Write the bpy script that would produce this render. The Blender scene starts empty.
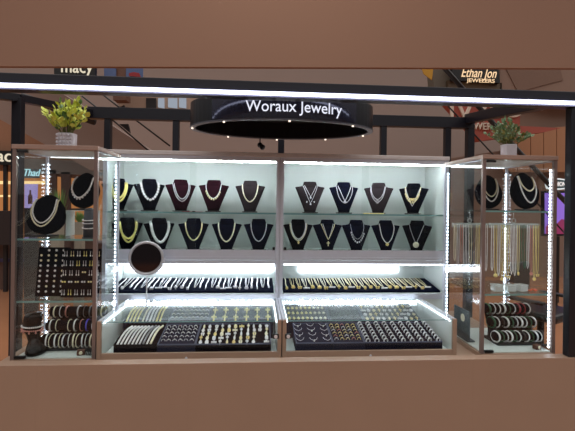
import bpy, bmesh, math, random
from mathutils import Vector, Matrix
random.seed(7)
C = bpy.context.scene.collection
R = math.radians
sin, cos, pi = math.sin, math.cos, math.pi

# ------------------------------------------------------------------ camera
F, CX, CY = 415.0, 287.5, 203.0
YAW, ROLL, EYE = R(4.04), 0.013, 1.6
fwd = Vector((sin(YAW), cos(YAW), 0))
r0 = Vector((cos(YAW), -sin(YAW), 0)); u0 = Vector((0, 0, 1))
rt = r0*cos(ROLL) + u0*sin(ROLL)
up = u0*cos(ROLL) - r0*sin(ROLL)
cd = bpy.data.cameras.new('camera'); cam = bpy.data.objects.new('camera', cd); C.objects.link(cam)
m = Matrix((rt, up, -fwd)).transposed().to_4x4(); m.translation = Vector((0, 0, EYE)); cam.matrix_world = m
cd.sensor_fit = 'HORIZONTAL'; cd.sensor_width = 36; cd.lens = 36*F/575; cd.shift_y = (CY-215.5)/575
cd.clip_start = .05; cd.clip_end = 200
bpy.context.scene.camera = cam

def P(x, y, Y):
    """world point on the vertical plane Y seen at photo position x, y"""
    d = fwd + rt*((x-CX)/F) + up*((CY-y)/F)
    t = Y/d.y
    return Vector((0, 0, EYE)) + d*t

# ------------------------------------------------------------------ materials
def lin(c):
    c = c/255
    return c/12.92 if c <= .04045 else ((c+.055)/1.055)**2.4
def col(r, g, b): return (lin(r), lin(g), lin(b), 1)
MAT = {}
def mat(name, rgb, rough=.5, metal=0, var=.08, scale=30, bump=0, coat=0, sheen=0, spec=.5):
    if name in MAT: return MAT[name]
    m = bpy.data.materials.new(name); m.use_nodes = True; n = m.node_tree; b = n.nodes['Principled BSDF']
    c = col(*rgb)
    b.inputs['Roughness'].default_value = rough; b.inputs['Metallic'].default_value = metal
    b.inputs['Coat Weight'].default_value = coat; b.inputs['Sheen Weight'].default_value = sheen
    b.inputs['Specular IOR Level'].default_value = spec
    tc = n.nodes.new('ShaderNodeTexCoord'); nz = n.nodes.new('ShaderNodeTexNoise'); nz.inputs['Scale'].default_value = scale
    n.links.new(tc.outputs['Object'], nz.inputs['Vector'])
    mx = n.nodes.new('ShaderNodeMix'); mx.data_type = 'RGBA'
    mx.inputs['A'].default_value = tuple(v*(1-var) for v in c[:3])+(1,)
    mx.inputs['B'].default_value = tuple(min(1, v*(1+var)) for v in c[:3])+(1,)
    n.links.new(nz.outputs['Fac'], mx.inputs['Factor']); n.links.new(mx.outputs['Result'], b.inputs['Base Color'])
    if bump:
        bp = n.nodes.new('ShaderNodeBump'); bp.inputs['Strength'].default_value = bump; bp.inputs['Distance'].default_value = .002
        n.links.new(nz.outputs['Fac'], bp.inputs['Height']); n.links.new(bp.outputs['Normal'], b.inputs['Normal'])
    MAT[name] = m; return m
def emi(name, rgb, s):
    if name in MAT: return MAT[name]
    m = bpy.data.materials.new(name); m.use_nodes = True; n = m.node_tree; n.nodes.clear()
    e = n.nodes.new('ShaderNodeEmission'); o = n.nodes.new('ShaderNodeOutputMaterial')
    e.inputs['Color'].default_value = col(*rgb); e.inputs['Strength'].default_value = s
    n.links.new(e.outputs[0], o.inputs[0]); MAT[name] = m; return m
def glass(name, tint, refl=1.0, haze=0.0):
    m = bpy.data.materials.new(name); m.use_nodes = True; n = m.node_tree; n.nodes.clear()
    t = n.nodes.new('ShaderNodeBsdfTransparent'); g = n.nodes.new('ShaderNodeBsdfGlossy'); fr = n.nodes.new('ShaderNodeFresnel')
    d = n.nodes.new('ShaderNodeBsdfDiffuse'); mh = n.nodes.new('ShaderNodeMixShader')
    mx = n.nodes.new('ShaderNodeMixShader'); o = n.nodes.new('ShaderNodeOutputMaterial')
    ge = n.nodes.new('ShaderNodeNewGeometry'); mr = n.nodes.new('ShaderNodeMapRange'); io = 1.25+.2*refl
    mr.inputs['To Min'].default_value = io; mr.inputs['To Max'].default_value = 1/io
    n.links.new(ge.outputs['Backfacing'], mr.inputs['Value']); n.links.new(mr.outputs['Result'], fr.inputs[0])
    t.inputs[0].default_value = tint; g.inputs['Roughness'].default_value = .02; pass
    d.inputs[0].default_value = (.8, .86, .85, 1); mh.inputs[0].default_value = haze
    n.links.new(t.outputs[0], mh.inputs[1]); n.links.new(d.outputs[0], mh.inputs[2])
    n.links.new(fr.outputs[0], mx.inputs[0]); n.links.new(mh.outputs[0], mx.inputs[1]); n.links.new(g.outputs[0], mx.inputs[2])
    n.links.new(mx.outputs[0], o.inputs[0]); MAT[name] = m; return m

GL = glass('clear_glass', (.975, .99, .985, 1), .6)
GE = glass('shelf_glass', (.95, .985, .975, 1), .8, .03)
ACR = glass('acrylic', (.96, .98, .98, 1), 1.0, .45)
wood = mat('brown_laminate', (156, 129, 110), .45, var=.05, scale=4)
woodlite = mat('brown_laminate_edge', (160, 134, 121), .45, var=.05, scale=4)
panel = mat('white_panel', (208, 215, 212), .5, var=.02, scale=3)
alu = mat('aluminium', (198, 201, 212), .4, .12, var=.04)
aludark = mat('bronze_aluminium', (132, 114, 108), .4, .4, var=.05)
blk = mat('black_frame_paint', (19, 19, 29), .35, .1, var=.1, scale=8)
blkpl = mat('black_plastic', (16, 16, 18), .4)
navy = mat('navy_velvet', (13, 17, 34), .95, var=.2, scale=200, bump=.2, spec=.05)
greyvel = mat('charcoal_velvet', (36, 39, 56), .95, var=.15, scale=200, spec=.05)
velblack = mat('black_velvet', (8, 9, 18), .95, var=.2, scale=150, spec=.04)
velbrown = mat('dark_brown_velvet', (44, 37, 40), .95, var=.15, scale=150, spec=.05)
velwine = mat('wine_velvet', (33, 10, 19), .95, var=.15, scale=150, spec=.04)
velnavy = mat('midnight_velvet', (9, 12, 30), .95, var=.15, scale=150, spec=.04)
vel = {'black': velblack, 'brown': velbrown, 'wine': velwine, 'navy': velnavy}
silver = mat('silver', (230, 230, 235), .3, .4, var=.1, scale=300)
gold = mat('gold', (244, 220, 146), .32, .4, var=.15, scale=300)
pgold = mat('pale_gold', (240, 228, 178), .35, .25, var=.12, scale=300)
white = mat('pearl_white', (240, 240, 240), .35, var=.05)
cream = mat('cream_pearl', (242, 236, 208), .35, var=.08, scale=200)
yel = mat('yellow_gold', (246, 230, 140), .4, .15, var=.12, scale=300)
pinkg = mat('rose_gold', (214, 150, 140), .35, .6, var=.1)
green = mat('green_beads', (40, 96, 66), .3, var=.3, scale=400)
redb = mat('red_beads', (150, 40, 48), .3, var=.3, scale=400)
grey = mat('grey_beads', (120, 122, 128), .35, .3, var=.3, scale=400)
blueb = mat('violet_blue_beads', (92, 84, 214), .3, var=.2, scale=300)
LED = emi('led_white', (236, 246, 250), 70)
LEDC = emi('led_counter', (236, 246, 255), 4.5)
LEDL = emi('led_lower', (236, 244, 255), 12)
LEDB = emi('led_beam', (226, 232, 255), 7)
LEDS = emi('led_dots', (225, 240, 255), 14)
JM = {'silver': silver, 'gold': gold, 'pale gold': pgold, 'white': white, 'cream': cream, 'yellow gold': yel, 'rose': pinkg,
      'green': green, 'red': redb, 'grey': grey, 'blue': blueb, 'black': blkpl}

# ------------------------------------------------------------------ mesh builder
class MB:
    def __init__(s): s.b = bmesh.new()
    def box(s, c, d, rot=None, bev=0):
        r = bmesh.ops.create_cube(s.b, size=1)['verts']
        M = Matrix.Diagonal((d[0], d[1], d[2], 1))
        if rot is not None: M = rot.to_4x4() @ M
        M = Matrix.Translation(Vector(c)) @ M
        bmesh.ops.transform(s.b, matrix=M, verts=r)
        if bev:
            es = list({e for v in r for e in v.link_edges})
            bmesh.ops.bevel(s.b, geom=es, offset=bev, segments=2, affect='EDGES', profile=.5)
        return s
    def b2(s, x0, x1, y0, y1, z0, z1, bev=0):
        return s.box(((x0+x1)/2, (y0+y1)/2, (z0+z1)/2), (abs(x1-x0), abs(y1-y0), abs(z1-z0)), None, bev)
    def cyl(s, a, b, r, r2=None, seg=12):
        a, b = Vector(a), Vector(b); r2 = r if r2 is None else r2
        v = bmesh.ops.create_cone(s.b, cap_ends=True, segments=seg, radius1=r, radius2=r2, depth=(b-a).length)['verts']
        q = (b-a).to_track_quat('Z', 'Y')
        bmesh.ops.transform(s.b, matrix=Matrix.Translation((a+b)/2) @ q.to_matrix().to_4x4(), verts=v); return s
    def sph(s, c, r, sc=(1, 1, 1), u=8, v=6):
        vs = bmesh.ops.create_uvsphere(s.b, u_segments=u, v_segments=v, radius=r)['verts']
        bmesh.ops.transform(s.b, matrix=Matrix.Translation(Vector(c)) @ Matrix.Diagonal((*sc, 1)), verts=vs); return s
    def rings(s, rs, closed=False, cap=True):
        L = [[s.b.verts.new(p) for p in r] for r in rs]; n = len(L[0])
        for i in range(len(L) if closed else len(L)-1):
            A, B = L[i], L[(i+1) % len(L)]
            for j in range(n):
                k = (j+1) % n; s.b.faces.new((A[j], A[k], B[k], B[j]))
        if cap and not closed:
            s.b.faces.new(L[0][::-1]); s.b.faces.new(L[-1])
        return s
    def tube(s, path, r, seg=6, closed=False, flat=1.0):
        path = [Vector(p) for p in path]; n = len(path); rs = []
        ref = Vector((0, -1, 0.01))
        for i, p in enumerate(path):
            if closed: t = path[(i+1) % n]-path[i-1]
            else: t = path[min(i+1, n-1)]-path[max(i-1, 0)]
            t.normalize(); a = t.cross(ref)
            if a.length < 1e-3: a = t.cross(Vector((1, 0, 0)))
            a.normalize(); b = t.cross(a).normalized()
            rr = r[i] if isinstance(r, (list, tuple)) else r
            rs.append([p+a*rr*cos(2*pi*k/seg)+b*rr*flat*sin(2*pi*k/seg) for k in range(seg)])
        return s.rings(rs, closed)
    def torus(s, c, Rr, r, ax='Z', seg=20, ms=6, sx=1, a0=0, a1=None):
        c = Vector(c); full = a1 is None; a1 = 2*pi if full else a1
        n = seg if full else seg+1; path = []
        rs = []
        for i in range(n):
            a = a0+(a1-a0)*i/seg
            rad = {'Z': Vector((cos(a), sin(a), 0)), 'X': Vector((0, cos(a), sin(a))), 'Y': Vector((cos(a), 0, sin(a)))}[ax]
            nn = {'Z': Vector((0, 0, 1)), 'X': Vector((1, 0, 0)), 'Y': Vector((0, 1, 0))}[ax]
            rs.append([c+rad*(Rr+r*cos(2*pi*k/ms))+nn*r*sx*sin(2*pi*k/ms) for k in range(ms)])
        return s.rings(rs, full)
    def prism(s, pts, d):
        """outline pts (3-D, planar) pushed by vector d"""
        d = Vector(d); A = [s.b.verts.new(p) for p in pts]; B = [s.b.verts.new(Vector(p)+d) for p in pts]; n = len(A)
        s.b.faces.new(A[::-1]); s.b.faces.new(B)
        for i in range(n): s.b.faces.new((A[i], A[(i+1) % n], B[(i+1) % n], B[i]))
        return s
    def beads(s, path, r, step=None, sc=(1, 1, 1)):
        for p in resample(path, step or r*1.9): s.sph(p, r, sc, 6, 4)
        return s
    def build(s, name, m, parent=None, smooth=False, loc=None):
        bmesh.ops.recalc_face_normals(s.b, faces=s.b.faces)
        me = bpy.data.meshes.new(name); s.b.to_mesh(me); s.b.free()
        me.materials.append(m)
        if smooth: me.polygons.foreach_set('use_smooth', [True]*len(me.polygons))
        o = bpy.data.objects.new(name, me); C.objects.link(o)
        if parent: o.parent = parent
        if loc is not None: o.location = loc
        return o
def resample(path, step):
    path = [Vector(p) for p in path]; out = [path[0]]; acc = 0
    for a, b in zip(path, path[1:]):
        L = (b-a).length
        if L < 1e-9: continue
        d = step-acc
        while d <= L:
            out.append(a+(b-a)*(d/L)); d += step
        acc = L-(d-step)
    return out
def tag(o, label, cat, group=None):
    o['label'] = label; o['category'] = cat
    if group: o['group'] = group
    return o
def thing(name, label, cat, loc=(0, 0, 0), rz=0, group=None):
    o = bpy.data.objects.new(name, None); C.objects.link(o); o.location = loc; o.rotation_euler = (0, 0, rz)
    o.empty_display_size = .02
    return tag(o, label, cat, group)
def struct(o): o['kind'] = 'structure'; return o
def dup(root, loc, rz=None, label=None, group=None, parent=None):
    c = root.copy(); C.objects.link(c); c.location = loc
    if rz is not None: c.rotation_euler = rz
    if label: c['label'] = label
    if group: c['group'] = group
    for ch in list(root.children):
        d = ch.copy(); C.objects.link(d); d.parent = c
        for g in list(ch.children):
            e = g.copy(); C.objects.link(e); e.parent = d
    return c
ORD = 'first second third fourth fifth sixth seventh eighth ninth tenth eleventh twelfth thirteenth fourteenth fifteenth sixteenth seventeenth eighteenth nineteenth twentieth twenty-first twenty-second twenty-third twenty-fourth twenty-fifth twenty-sixth twenty-seventh twenty-eighth twenty-ninth thirtieth'.split()

def text(name, body, size, m, parent, matrix, extrude=.001, shear=0, bend=None, fit=None):
    """lettering as a mesh; local x right, y up, then placed by matrix; fit = wanted width"""
    cu = bpy.data.curves.new(name, 'FONT'); cu.body = body; cu.size = size; cu.extrude = extrude; cu.shear = shear
    cu.align_x = 'CENTER'; cu.resolution_u = 4
    t = bpy.data.objects.new(name, cu); C.objects.link(t)
    bpy.context.view_layer.update()
    dg = bpy.context.evaluated_depsgraph_get()
    me = bpy.data.meshes.new_from_object(t.evaluated_get(dg)); bpy.data.objects.remove(t)
    k = 1
    if fit:
        xs = [v.co.x for v in me.vertices]; k = fit/(max(xs)-min(xs))
    for v in me.vertices:
        v.co.x *= k
        if bend: v.co = bend(v.co)
        else: v.co = matrix @ v.co
    me.materials.clear(); me.materials.append(m)
    o = bpy.data.objects.new(name, me); C.objects.link(o)
    if parent: o.parent = parent
    return o
def upright(p, s=1): return Matrix.Translation(p) @ Matrix.Rotation(pi/2, 4, 'X')

# ------------------------------------------------------------------ principal measures (metres)
Y1, Y2 = 2.10, 2.60                      # front and back of the counters
ZB = .797                                # top of the kiosk base
XL = -.785; XM = .129; XR = P(457, 340, 2.10).x          # counter ends and seam
ZG = 1.0                                 # counter glass

# ================================================================== KIOSK BASE
kb = thing('kiosk_base', 'long brown laminate base cabinet carrying the whole jewelry kiosk', 'cabinet', (0.12, 2.5, 0))
MB().b2(-1.37, 1.40, -.44, .55, .06, ZB-.03, .004).build('body', wood, kb)
MB().b2(-1.385, 1.415, -.457, .56, ZB-.03, ZB, .002).build('worktop', wood, kb)
MB().b2(-1.34, 1.37, -.40, .52, 0, .06).build('plinth', blkpl, kb)
ZFA = P(288, 362, 1.97).z
for a, b in ((-1.80, -1.12), (-1.12, -.4325), (-.4325, .2565), (.2565, .9445), (.9445, 1.62)):
    MB().b2(a, b, -.53, -.47, .04, ZFA, .0005).build('fascia_panel', wood, kb)

# ================================================================== COUNTERS
def strip(x0, x1, y, z, n, mb=None, w=.004, h=.004):
    mb = mb or MB()
    for i in range(n):
        x = x0+(x1-x0)*(i+.5)/n
        mb.box((x, y, z), ((x1-x0)/n*.55, w, h))
    return mb
def counter(xa, xb, label, lock_right):
    cx = (xa+xb)/2; w = (xb-xa)/2
    t = thing('counter_display_case', label, 'display case', (cx, Y1, ZB), 0, 'glass-topped counter cases')
    H = ZG-ZB; D = Y2-Y1
    MB().b2(-w+.02, w-.02, .004, .02, 0, .047, .001).build('front_rail', wood, t)
    lk = MB().cyl((-.02 if lock_right else -.0, .004, .022), (-.02 if lock_right else 0, -.002, .022), .006, seg=16).build('keyhole_lock', alu, t)
    for sx in (-1, 1):
        p = MB().b2(sx*(w-.011)-.010, sx*(w-.011)+.010, 0, .018, 0, H+.004, .001).build('front_post', wood, t)
        s = MB().b2(sx*(w-.011)-.009, sx*(w-.011)+.009, .018, D, 0, H-.004).build('side_panel', panel, t)
        MB().b2(sx*(w-.011)-.011, sx*(w-.011)+.011, .018, D, H-.004, H+.004, .001).build('side_rail', alu, s)
        xi = sx*(w-.026)
        MB().b2(xi-.004, xi+.004, .03, D-.01, H-.014, H-.008).build('light_strip', LEDC, s)
    MB().b2(-w+.022, w-.022, .02, D, 0, .030).build('deck', panel, t)
    MB().b2(-w+.022, w-.022, D-.008, D, .006, H-.02).build('back_panel', panel, t)
    mb = MB(); mb.b2(-w+.03, w-.03, D-.02, D-.01, H-.040, H-.026)
    bl = mb.build('back_light_strip', LEDC, t)
    strip(-w+.03, w-.03, D-.014, H-.019, 46, h=.012, w=.006).build('light_teeth', LEDS, bl)
    MB().b2(-w+.021, w-.021, .006, .011, .048, H-.006).build('front_glass', GL, t)
    MB().b2(-w+.012, w-.012, .004, D, H+.004, H+.010).build('top_glass', GL, t)
    MB().b2(-w+.021, w-.021, .0035, .0055, H-.002, H+.002).build('glass_edge', mat('glass_edge_green', (120, 160, 158), .2), t)
    lx = (w-.03) if lock_right else (-w+.03)
    l = MB().box((lx, 0, .128), (.032, .012, .024), None, .003).build('glass_lock', blkpl, t)
    MB().cyl((lx, -.006, .128), (lx, -.011, .128), .009, seg=16).build('lock_cylinder', silver, l)
    return t
counter(XL, XM-.0015, 'left glass-topped counter case with bracelets and gold pendants', True)
counter(XM+.0015, XR, 'right glass-topped counter case with many hoop and ring rows', False)

# ================================================================== BACK CASES
YF, YB = 2.62, 3.00
CXL, CXR = -.95, 1.232
ZT = 1.888
ZSH = P(300, 213, 2.8).z                 # bust shelf
ZDK = P(300, 251, 2.8).z                 # lower deck
def backcase(xa, xb, label, side):
    cx = (xa+xb)/2; w = (xb-xa)/2
    t = thing('wall_display_case', label, 'display case', (cx, YF, 0), 0, 'tall lit glass cases at the back')
    D = YB-YF
    MB().b2(-w, w, 0, D, ZB, 1.024).build('base', panel, t)
    MB().b2(-w, w, -.008, 0, .99, 1.026, .002).build('bottom_rail', alu, t)
    MB().b2(-w, w, D-.012, D, 1.024, ZT).build('back_panel', panel, t)
    MB().b2(-w-.004, w+.004, -.012, D+.004, ZT, ZT+.026, .003).build('top_board', mat('pinkish_grey_laminate', (204, 198, 198), .4), t)
    MB().b2(-w+.02, w-.02, -.006, .012, ZT-.026, ZT, .001).build('top_rail', alu, t)
    MB().b2(-w+.028, w-.028, .016, .026, ZT-.034, ZT-.027).build('light_strip', LED, t)
    for s in (-1, 1):
        MB().b2(s*(w-.011)-.011, s*(w-.011)+.011, -.006, .02, 1.024, ZT, .001).build('post', alu, t)
        MB().b2(s*(w-.003)-.003, s*(w-.003)+.003, .02, D-.012, 1.024, ZT).build('side_panel', panel, t)
    MB().b2(-w+.02, w-.02, .02, D-.012, 1.238, ZDK).build('deck', panel, t)
    r = MB(); r.b2(-w+.022, w-.022, -.006, .018, 1.215, 1.236, .001); r.b2(-w+.022, w-.022, -.004, .012, 1.240, 1.258); r.b2(-w+.022, w-.022, 0, .010, 1.258, 1.302)
    r.build('door_track', alu, t)
    MB().b2(-w+.03 if side < 0 else -w+.16, w-.03 if side < 0 else w-.2, D-.024, D-.014, 1.105, 1.145).build('lower_light', LEDL, t)
    MB().b2(-w+.03, w-.03, .02, .028, 1.204, 1.214).build('lower_front_light', LEDL, t)
    MB().b2(-w+.008, w-.008, .05, D-.02, ZSH-.007, ZSH).build('glass_shelf', GE, t)
    MB().b2(-w+.008, w-.008, .046, .05, ZSH-.008, ZSH+.001).build('shelf_edge', mat('glass_edge_green', (120, 160, 158), .2), t)
    MB().b2(-w+.022, .02, .001, .005, 1.302, ZT-.026).build('sliding_door', GL, t)
    MB().b2(-.02, w-.022, .009, .013, 1.302, ZT-.026).build('sliding_door', GL, t)
    l = MB().box((w-.035 if side < 0 else -w+.035, -.006, 1.312), (.016, .012, .018), None, .002).build('door_lock', blkpl, t)
    # navy sloping board in the lower compartment
    b = MB(); z0, z1, ya, yb_ = 1.030, 1.072, .03, .29
    b.prism([(-w+.03, ya, 1.025), (-w+.03, ya, z0+.006), (-w+.03, yb_, z1), (-w+.03, yb_, 1.025)], (2*w-.06, 0, 0))
    o = b.build('jewelry_board', navy, None); o.location = (cx, YF, 0)
    tag(o, 'sloping navy velvet board under silver chains in left back case' if side < 0 else 'sloping navy velvet board under gold pendant chains in right back case', 'display board', 'sloping navy boards')
    return t
XD = P(280, 200, YF).x
backcase(CXL, XD-.001, 'left lit back case with five busts over five busts', -1)
backcase(XD+.001, CXR, 'right lit back case with four busts over five busts', 1)
def board_pt(x, v, h=.0):          # v 0 front .. 1 back on the sloping boards
    return Vector((x, YF+.03+.26*v, 1.036+(1.072-1.036)*v+h))

# ================================================================== BUSTS
ROWS = [(z_, w_*1.1, d_) for z_, w_, d_ in [(.006, .034, .016), (.03, .040, .022), (.08, .058, .030), (.13, .076, .034), (.158, .086, .033), (.170, .092, .026),
        (.176, .088, .024), (.180, .062, .027), (.184, .048, .028), (.195, .042, .028), (.207, .040, .027), (.213, .036, .024)]]
def brow(z):
    for a, b in zip(ROWS, ROWS[1:]):
        if a[0] <= z <= b[0]:
            k = (z-a[0])/(b[0]-a[0]); return a[1]+(b[1]-a[1])*k, a[2]+(b[2]-a[2])*k
    return ROWS[-1][1:] if z > ROWS[-1][0] else ROWS[0][1:]
def bfront(x, z, off=.003):
    hw, d = brow(min(z, .213)); k = max(0, 1-(x/(hw+.004))**2)
    return Vector((x, .02*(z/.213)-.004-d*math.sqrt(k)-off, z))
def make_bust(x, z, Y, colour, rz, label, s=1.0):
    t = thing('necklace_bust', label, 'necklace bust', (x, Y, z), rz, 'necklace busts in the back cases')
    rs = []
    for zz, hw, d in ROWS:
        yo = .02*(zz/.213)
        rs.append([Vector((hw*cos(a), yo+(-d*sin(a) if sin(a) > 0 else -.010*sin(a)), zz)) for a in [2*pi*k/28 for k in range(28)]])
    MB().rings(rs).build('torso', vel[colour], t, True)
    MB().b2(-.05, .05, -.035, .035, 0, .007, .002).build('base_plate', blkpl, t)
    return t
def upath(w, zt, zb, n=26, pw=2.2, tip=False, off=.003):
    out = []
    for i in range(n+1):
        u = -1+2*i/n
        if tip: z = zb+(zt-zb)*abs(u)**1.15; x = w*u
        else: a = u*pi/2; x = w*sin(a)*1.0; z = zb+(zt-zb)*(1-cos(a))**.9
        # widen only toward the neck
        out.append(bfront(x, z, off))
    return out
def pendant(kind, c, s, mb=None):
    mb = mb or MB(); c = Vector(c)
    if kind == 'cross':
        mb.box(c, (s*.3, s*.25, s*1.6)); mb.box(c+Vector((0, 0, s*.25)), (s, s*.25, s*.3))
    elif kind == 'disc': mb.cyl(c+Vector((0, s*.12, 0)), c-Vector((0, s*.12, 0)), s*.62, seg=16)
    elif kind == 'flower':
        for k in range(6): mb.sph(c+Vector((cos(k*pi/3)*s*.38, 0, sin(k*pi/3)*s*.38)), s*.24, (1, .5, 1), 6, 4)
        mb.sph(c, s*.22, (1, .8, 1), 6, 4)
    elif kind == 'bar': mb.box(c, (s*1.8, s*.3, s*.4))
    elif kind == 'drop': mb.sph(c, s*.4, (1, .6, 1.5), 8, 6)
    elif kind == 'butterfly':
        for k in (-1, 1):
            mb.sph(c+Vector((k*s*.35, 0, s*.2)), s*.34, (1, .35, .8), 8, 5); mb.sph(c+Vector((k*s*.28, 0, -s*.22)), s*.26, (1, .35, .8), 8, 5)
    return mb
def necklace(bx, kind, label):
    t = thing('necklace', label, 'necklace', bx.location, bx.rotation_euler.z, 'necklaces worn by the display busts')
    for k in kind:
        n, mt = k[0], JM[k[1]]
        if n == 'chain':
            mb = MB(); mb.tube(upath(k[2], .186, k[3], tip=k[5] if len(k) > 5 else False), k[4], 6); mb.build('chain', mt, t, True)
        elif n == 'beads':
            mb = MB(); mb.beads(upath(k[2], .186, k[3]), k[4]); mb.build('bead_strand', mt, t, True)
        elif n == 'links':
            mb = MB(); pth = resample(upath(k[2], .186, k[3], off=.005), .0185)
            for i, p in enumerate(pth): mb.box(p, (.0135, .006, .0135), Matrix.Rotation(i*.35, 3, 'Y'))
            for i in range(len(pth)-1): mb.cyl(pth[i], pth[i+1], .0022, seg=5)
            mb.build('link_chain', mt, t)
        elif n == 'charms':
            mb = MB(); pth = upath(k[2], .186, k[3], off=.004)
            for p in resample(pth[4:-4], .016): mb.sph(p+Vector((0, -.006, -.008)), .0058, (1, .6, 1.2), 6, 4)
            mb.build('charms', mt, t, True)
        elif n == 'pendant':
            mb = pendant(k[2], bfront(k[5] if len(k) > 5 else 0, k[3], .004), k[4]); mb.build('pendant', mt, t, True)
    return t
def bx(px, Y): return P(px, 205, Y).x
YBU, YBL = 2.80, 2.80
U = [ # x px, colour, turn, bust label, necklace parts, necklace label
 (118, 'black', .5, 'upper black bust seen through the left tower side glass', [('chain', 'yellow gold', .052, .062, .0065), ('chain', 'yellow gold', .044, .085, .006)], 'thick double yellow-gold necklace on upper bust behind tower glass'),
 (149.5, 'black', .42, 'upper black bust with chunky silver link necklace', [('links', 'white', .056, .075)], 'chunky silver link necklace, first bust right of the glass edge'),
 (181, 'wine', .4, 'wine-red velvet bust with two fine silver chains', [('chain', 'silver', .056, .068, .0022), ('chain', 'silver', .048, .083, .0022)], 'two fine silver chains on the wine-red bust'),
 (213.5, 'wine', 0, 'dark wine bust wearing a charm-fringed silver necklace', [('chain', 'silver', .050, .090, .0024), ('charms', 'pale gold', .052, .090)], 'silver necklace fringed with small pale gold charms'),
 (250, 'brown', -.02, 'dark brown bust beside centre post with smooth gold necklace', [('chain', 'cream', .052, .070, .0038)], 'smooth pale gold rope necklace on brown bust near centre post'),
 (310, 'brown', 0, 'dark grey bust right of centre post, top row', [('chain', 'silver', .040, .112, .0013, True), ('chain', 'silver', .050, .068, .0013, True), ('pendant', 'silver', 'drop', .104, .014), ('pendant', 'silver', 'disc', .060, .010), ('pendant', 'silver', 'drop', .075, .010, -.025), ('pendant', 'silver', 'drop', .075, .010, .025)], 'fine layered silver chains with tiny drops, first right of centre post'),
 (344, 'navy', 0, 'navy bust with tangled layered silver chains', [('chain', 'silver', .045, .085, .0024, True), ('chain', 'silver', .055, .070, .002), ('pendant', 'silver', 'flower', .078, .018)], 'layered silver chains with flower pendant on the navy bust'),
 (378, 'brown', -.42, 'dark brown turned bust with two short silver chains', [('chain', 'silver', .046, .098, .0018), ('chain', 'silver', .050, .080, .0018), ('pendant', 'white', 'bar', .092, .009), ('pendant', 'white', 'bar', .074, .009)], 'two silver chains with small bar pendants on brown turned bust'),
 (413, 'black', -.55, 'upper black bust nearest the right tower', [('chain', 'pale gold', .052, .098, .003), ('chain', 'pale gold', .050, .075, .0022), ('chain', 'silver', .052, .055, .002, True), ('pendant', 'gold', 'butterfly', .100, .022), ('charms', 'pale gold', .052, .09)], 'gold and silver layered necklaces with charms on upper right bust'),
]
L = [
 (128, 'black', .5, 'lower black bust left of the round mirror', [('chain', 'yellow gold', .056, .078, .0065), ('chain', 'yellow gold', .05, .055, .0065)], 'thick yellow-gold double necklace on lower bust beside round mirror'),
 (160, 'black', .42, 'lower black bust half hidden by the round mirror', [('chain', 'white', .058, .055, .009)], 'broad white-silver collar necklace on bust behind round mirror'),
 (194, 'navy', .18, 'lower navy bust second right of the round mirror', [('chain', 'pale gold', .054, .070, .0042)], 'pale gold rope necklace, second bust right of the mirror'),
 (227, 'navy', 0, 'lower navy bust below the charm-necklace bust', [('chain', 'cream', .054, .062, .0045)], 'pale gold herringbone necklace below the charm-necklace bust'),
 (259, 'navy', 0, 'lower navy bust left of the centre post', [('beads', 'silver', .052, .066, .0042)], 'silver bead necklace on lower bust left of centre post'),
 (298.5, 'black', 0, 'lower black bust right of the centre post', [('beads', 'cream', .056, .072, .0050), ('beads', 'white', .050, .082, .0045), ('pendant', 'gold', 'drop', .060, .018)], 'double white pearl necklace with gold clasp, right of centre post'),
 (328, 'navy', 0, 'lower navy bust with gold cross necklace', [('chain', 'pale gold', .048, .080, .0022, True), ('chain', 'silver', .036, .080, .0016, True), ('pendant', 'pale gold', 'cross', .052, .020)], 'gold chain necklace with cross pendant'),
 (357, 'navy', 0, 'lower navy bust with fine sparkly silver chains', [('chain', 'silver', .046, .085, .0012), ('charms', 'silver', .050, .070)], 'fine silver necklace with tiny sparkling stones, right of cross necklace'),
 (386.5, 'navy', 0, 'lower navy bust with white rope necklace', [('beads', 'white', .050, .060, .0038), ('pendant', 'gold', 'disc', .050, .018)], 'white pearl rope necklace with small gold pendant'),
 (417, 'black', -.5, 'lower black turned bust nearest the right tower', [('chain', 'silver', .050, .058, .0014, True), ('pendant', 'cream', 'disc', .048, .032)], 'silver chain with large round coin pendant'),
]
for px, c, rz, lb, nk, nl in U:
    b = make_bust(bx(px, YBU), ZSH+.001, YBU, c, rz, lb); necklace(b, nk, nl)
for px, c, rz, lb, nk, nl in L:
    b = make_bust(bx(px, YBL), ZDK+.001, YBL, c, rz, lb); necklace(b, nk, nl)

# two small things lying on the bust shelf
p = bx(194, 2.72)
w_ = thing('watch', 'thin red-strapped watch lying on the glass shelf', 'watch', (p, 2.70, ZSH))
MB().b2(-.07, -.004, -.006, .006, .001, .004, .001).b2(.008, .06, -.006, .006, .001, .004, .001).build('strap', redb, w_)
MB().cyl((.002, 0, .001), (.002, 0, .008), .010, seg=16).build('dial', blkpl, w_)
p = bx(373, 2.72)
b = MB(); b.tube([(-.07+.14*i/20, .004*sin(i), .004) for i in range(21)], .0035, 6)
tag(b.build('bracelet', gold, None, True, (p, 2.70, ZSH)), 'gold bracelet lying flat on glass shelf below brown bust', 'bracelet')

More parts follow.
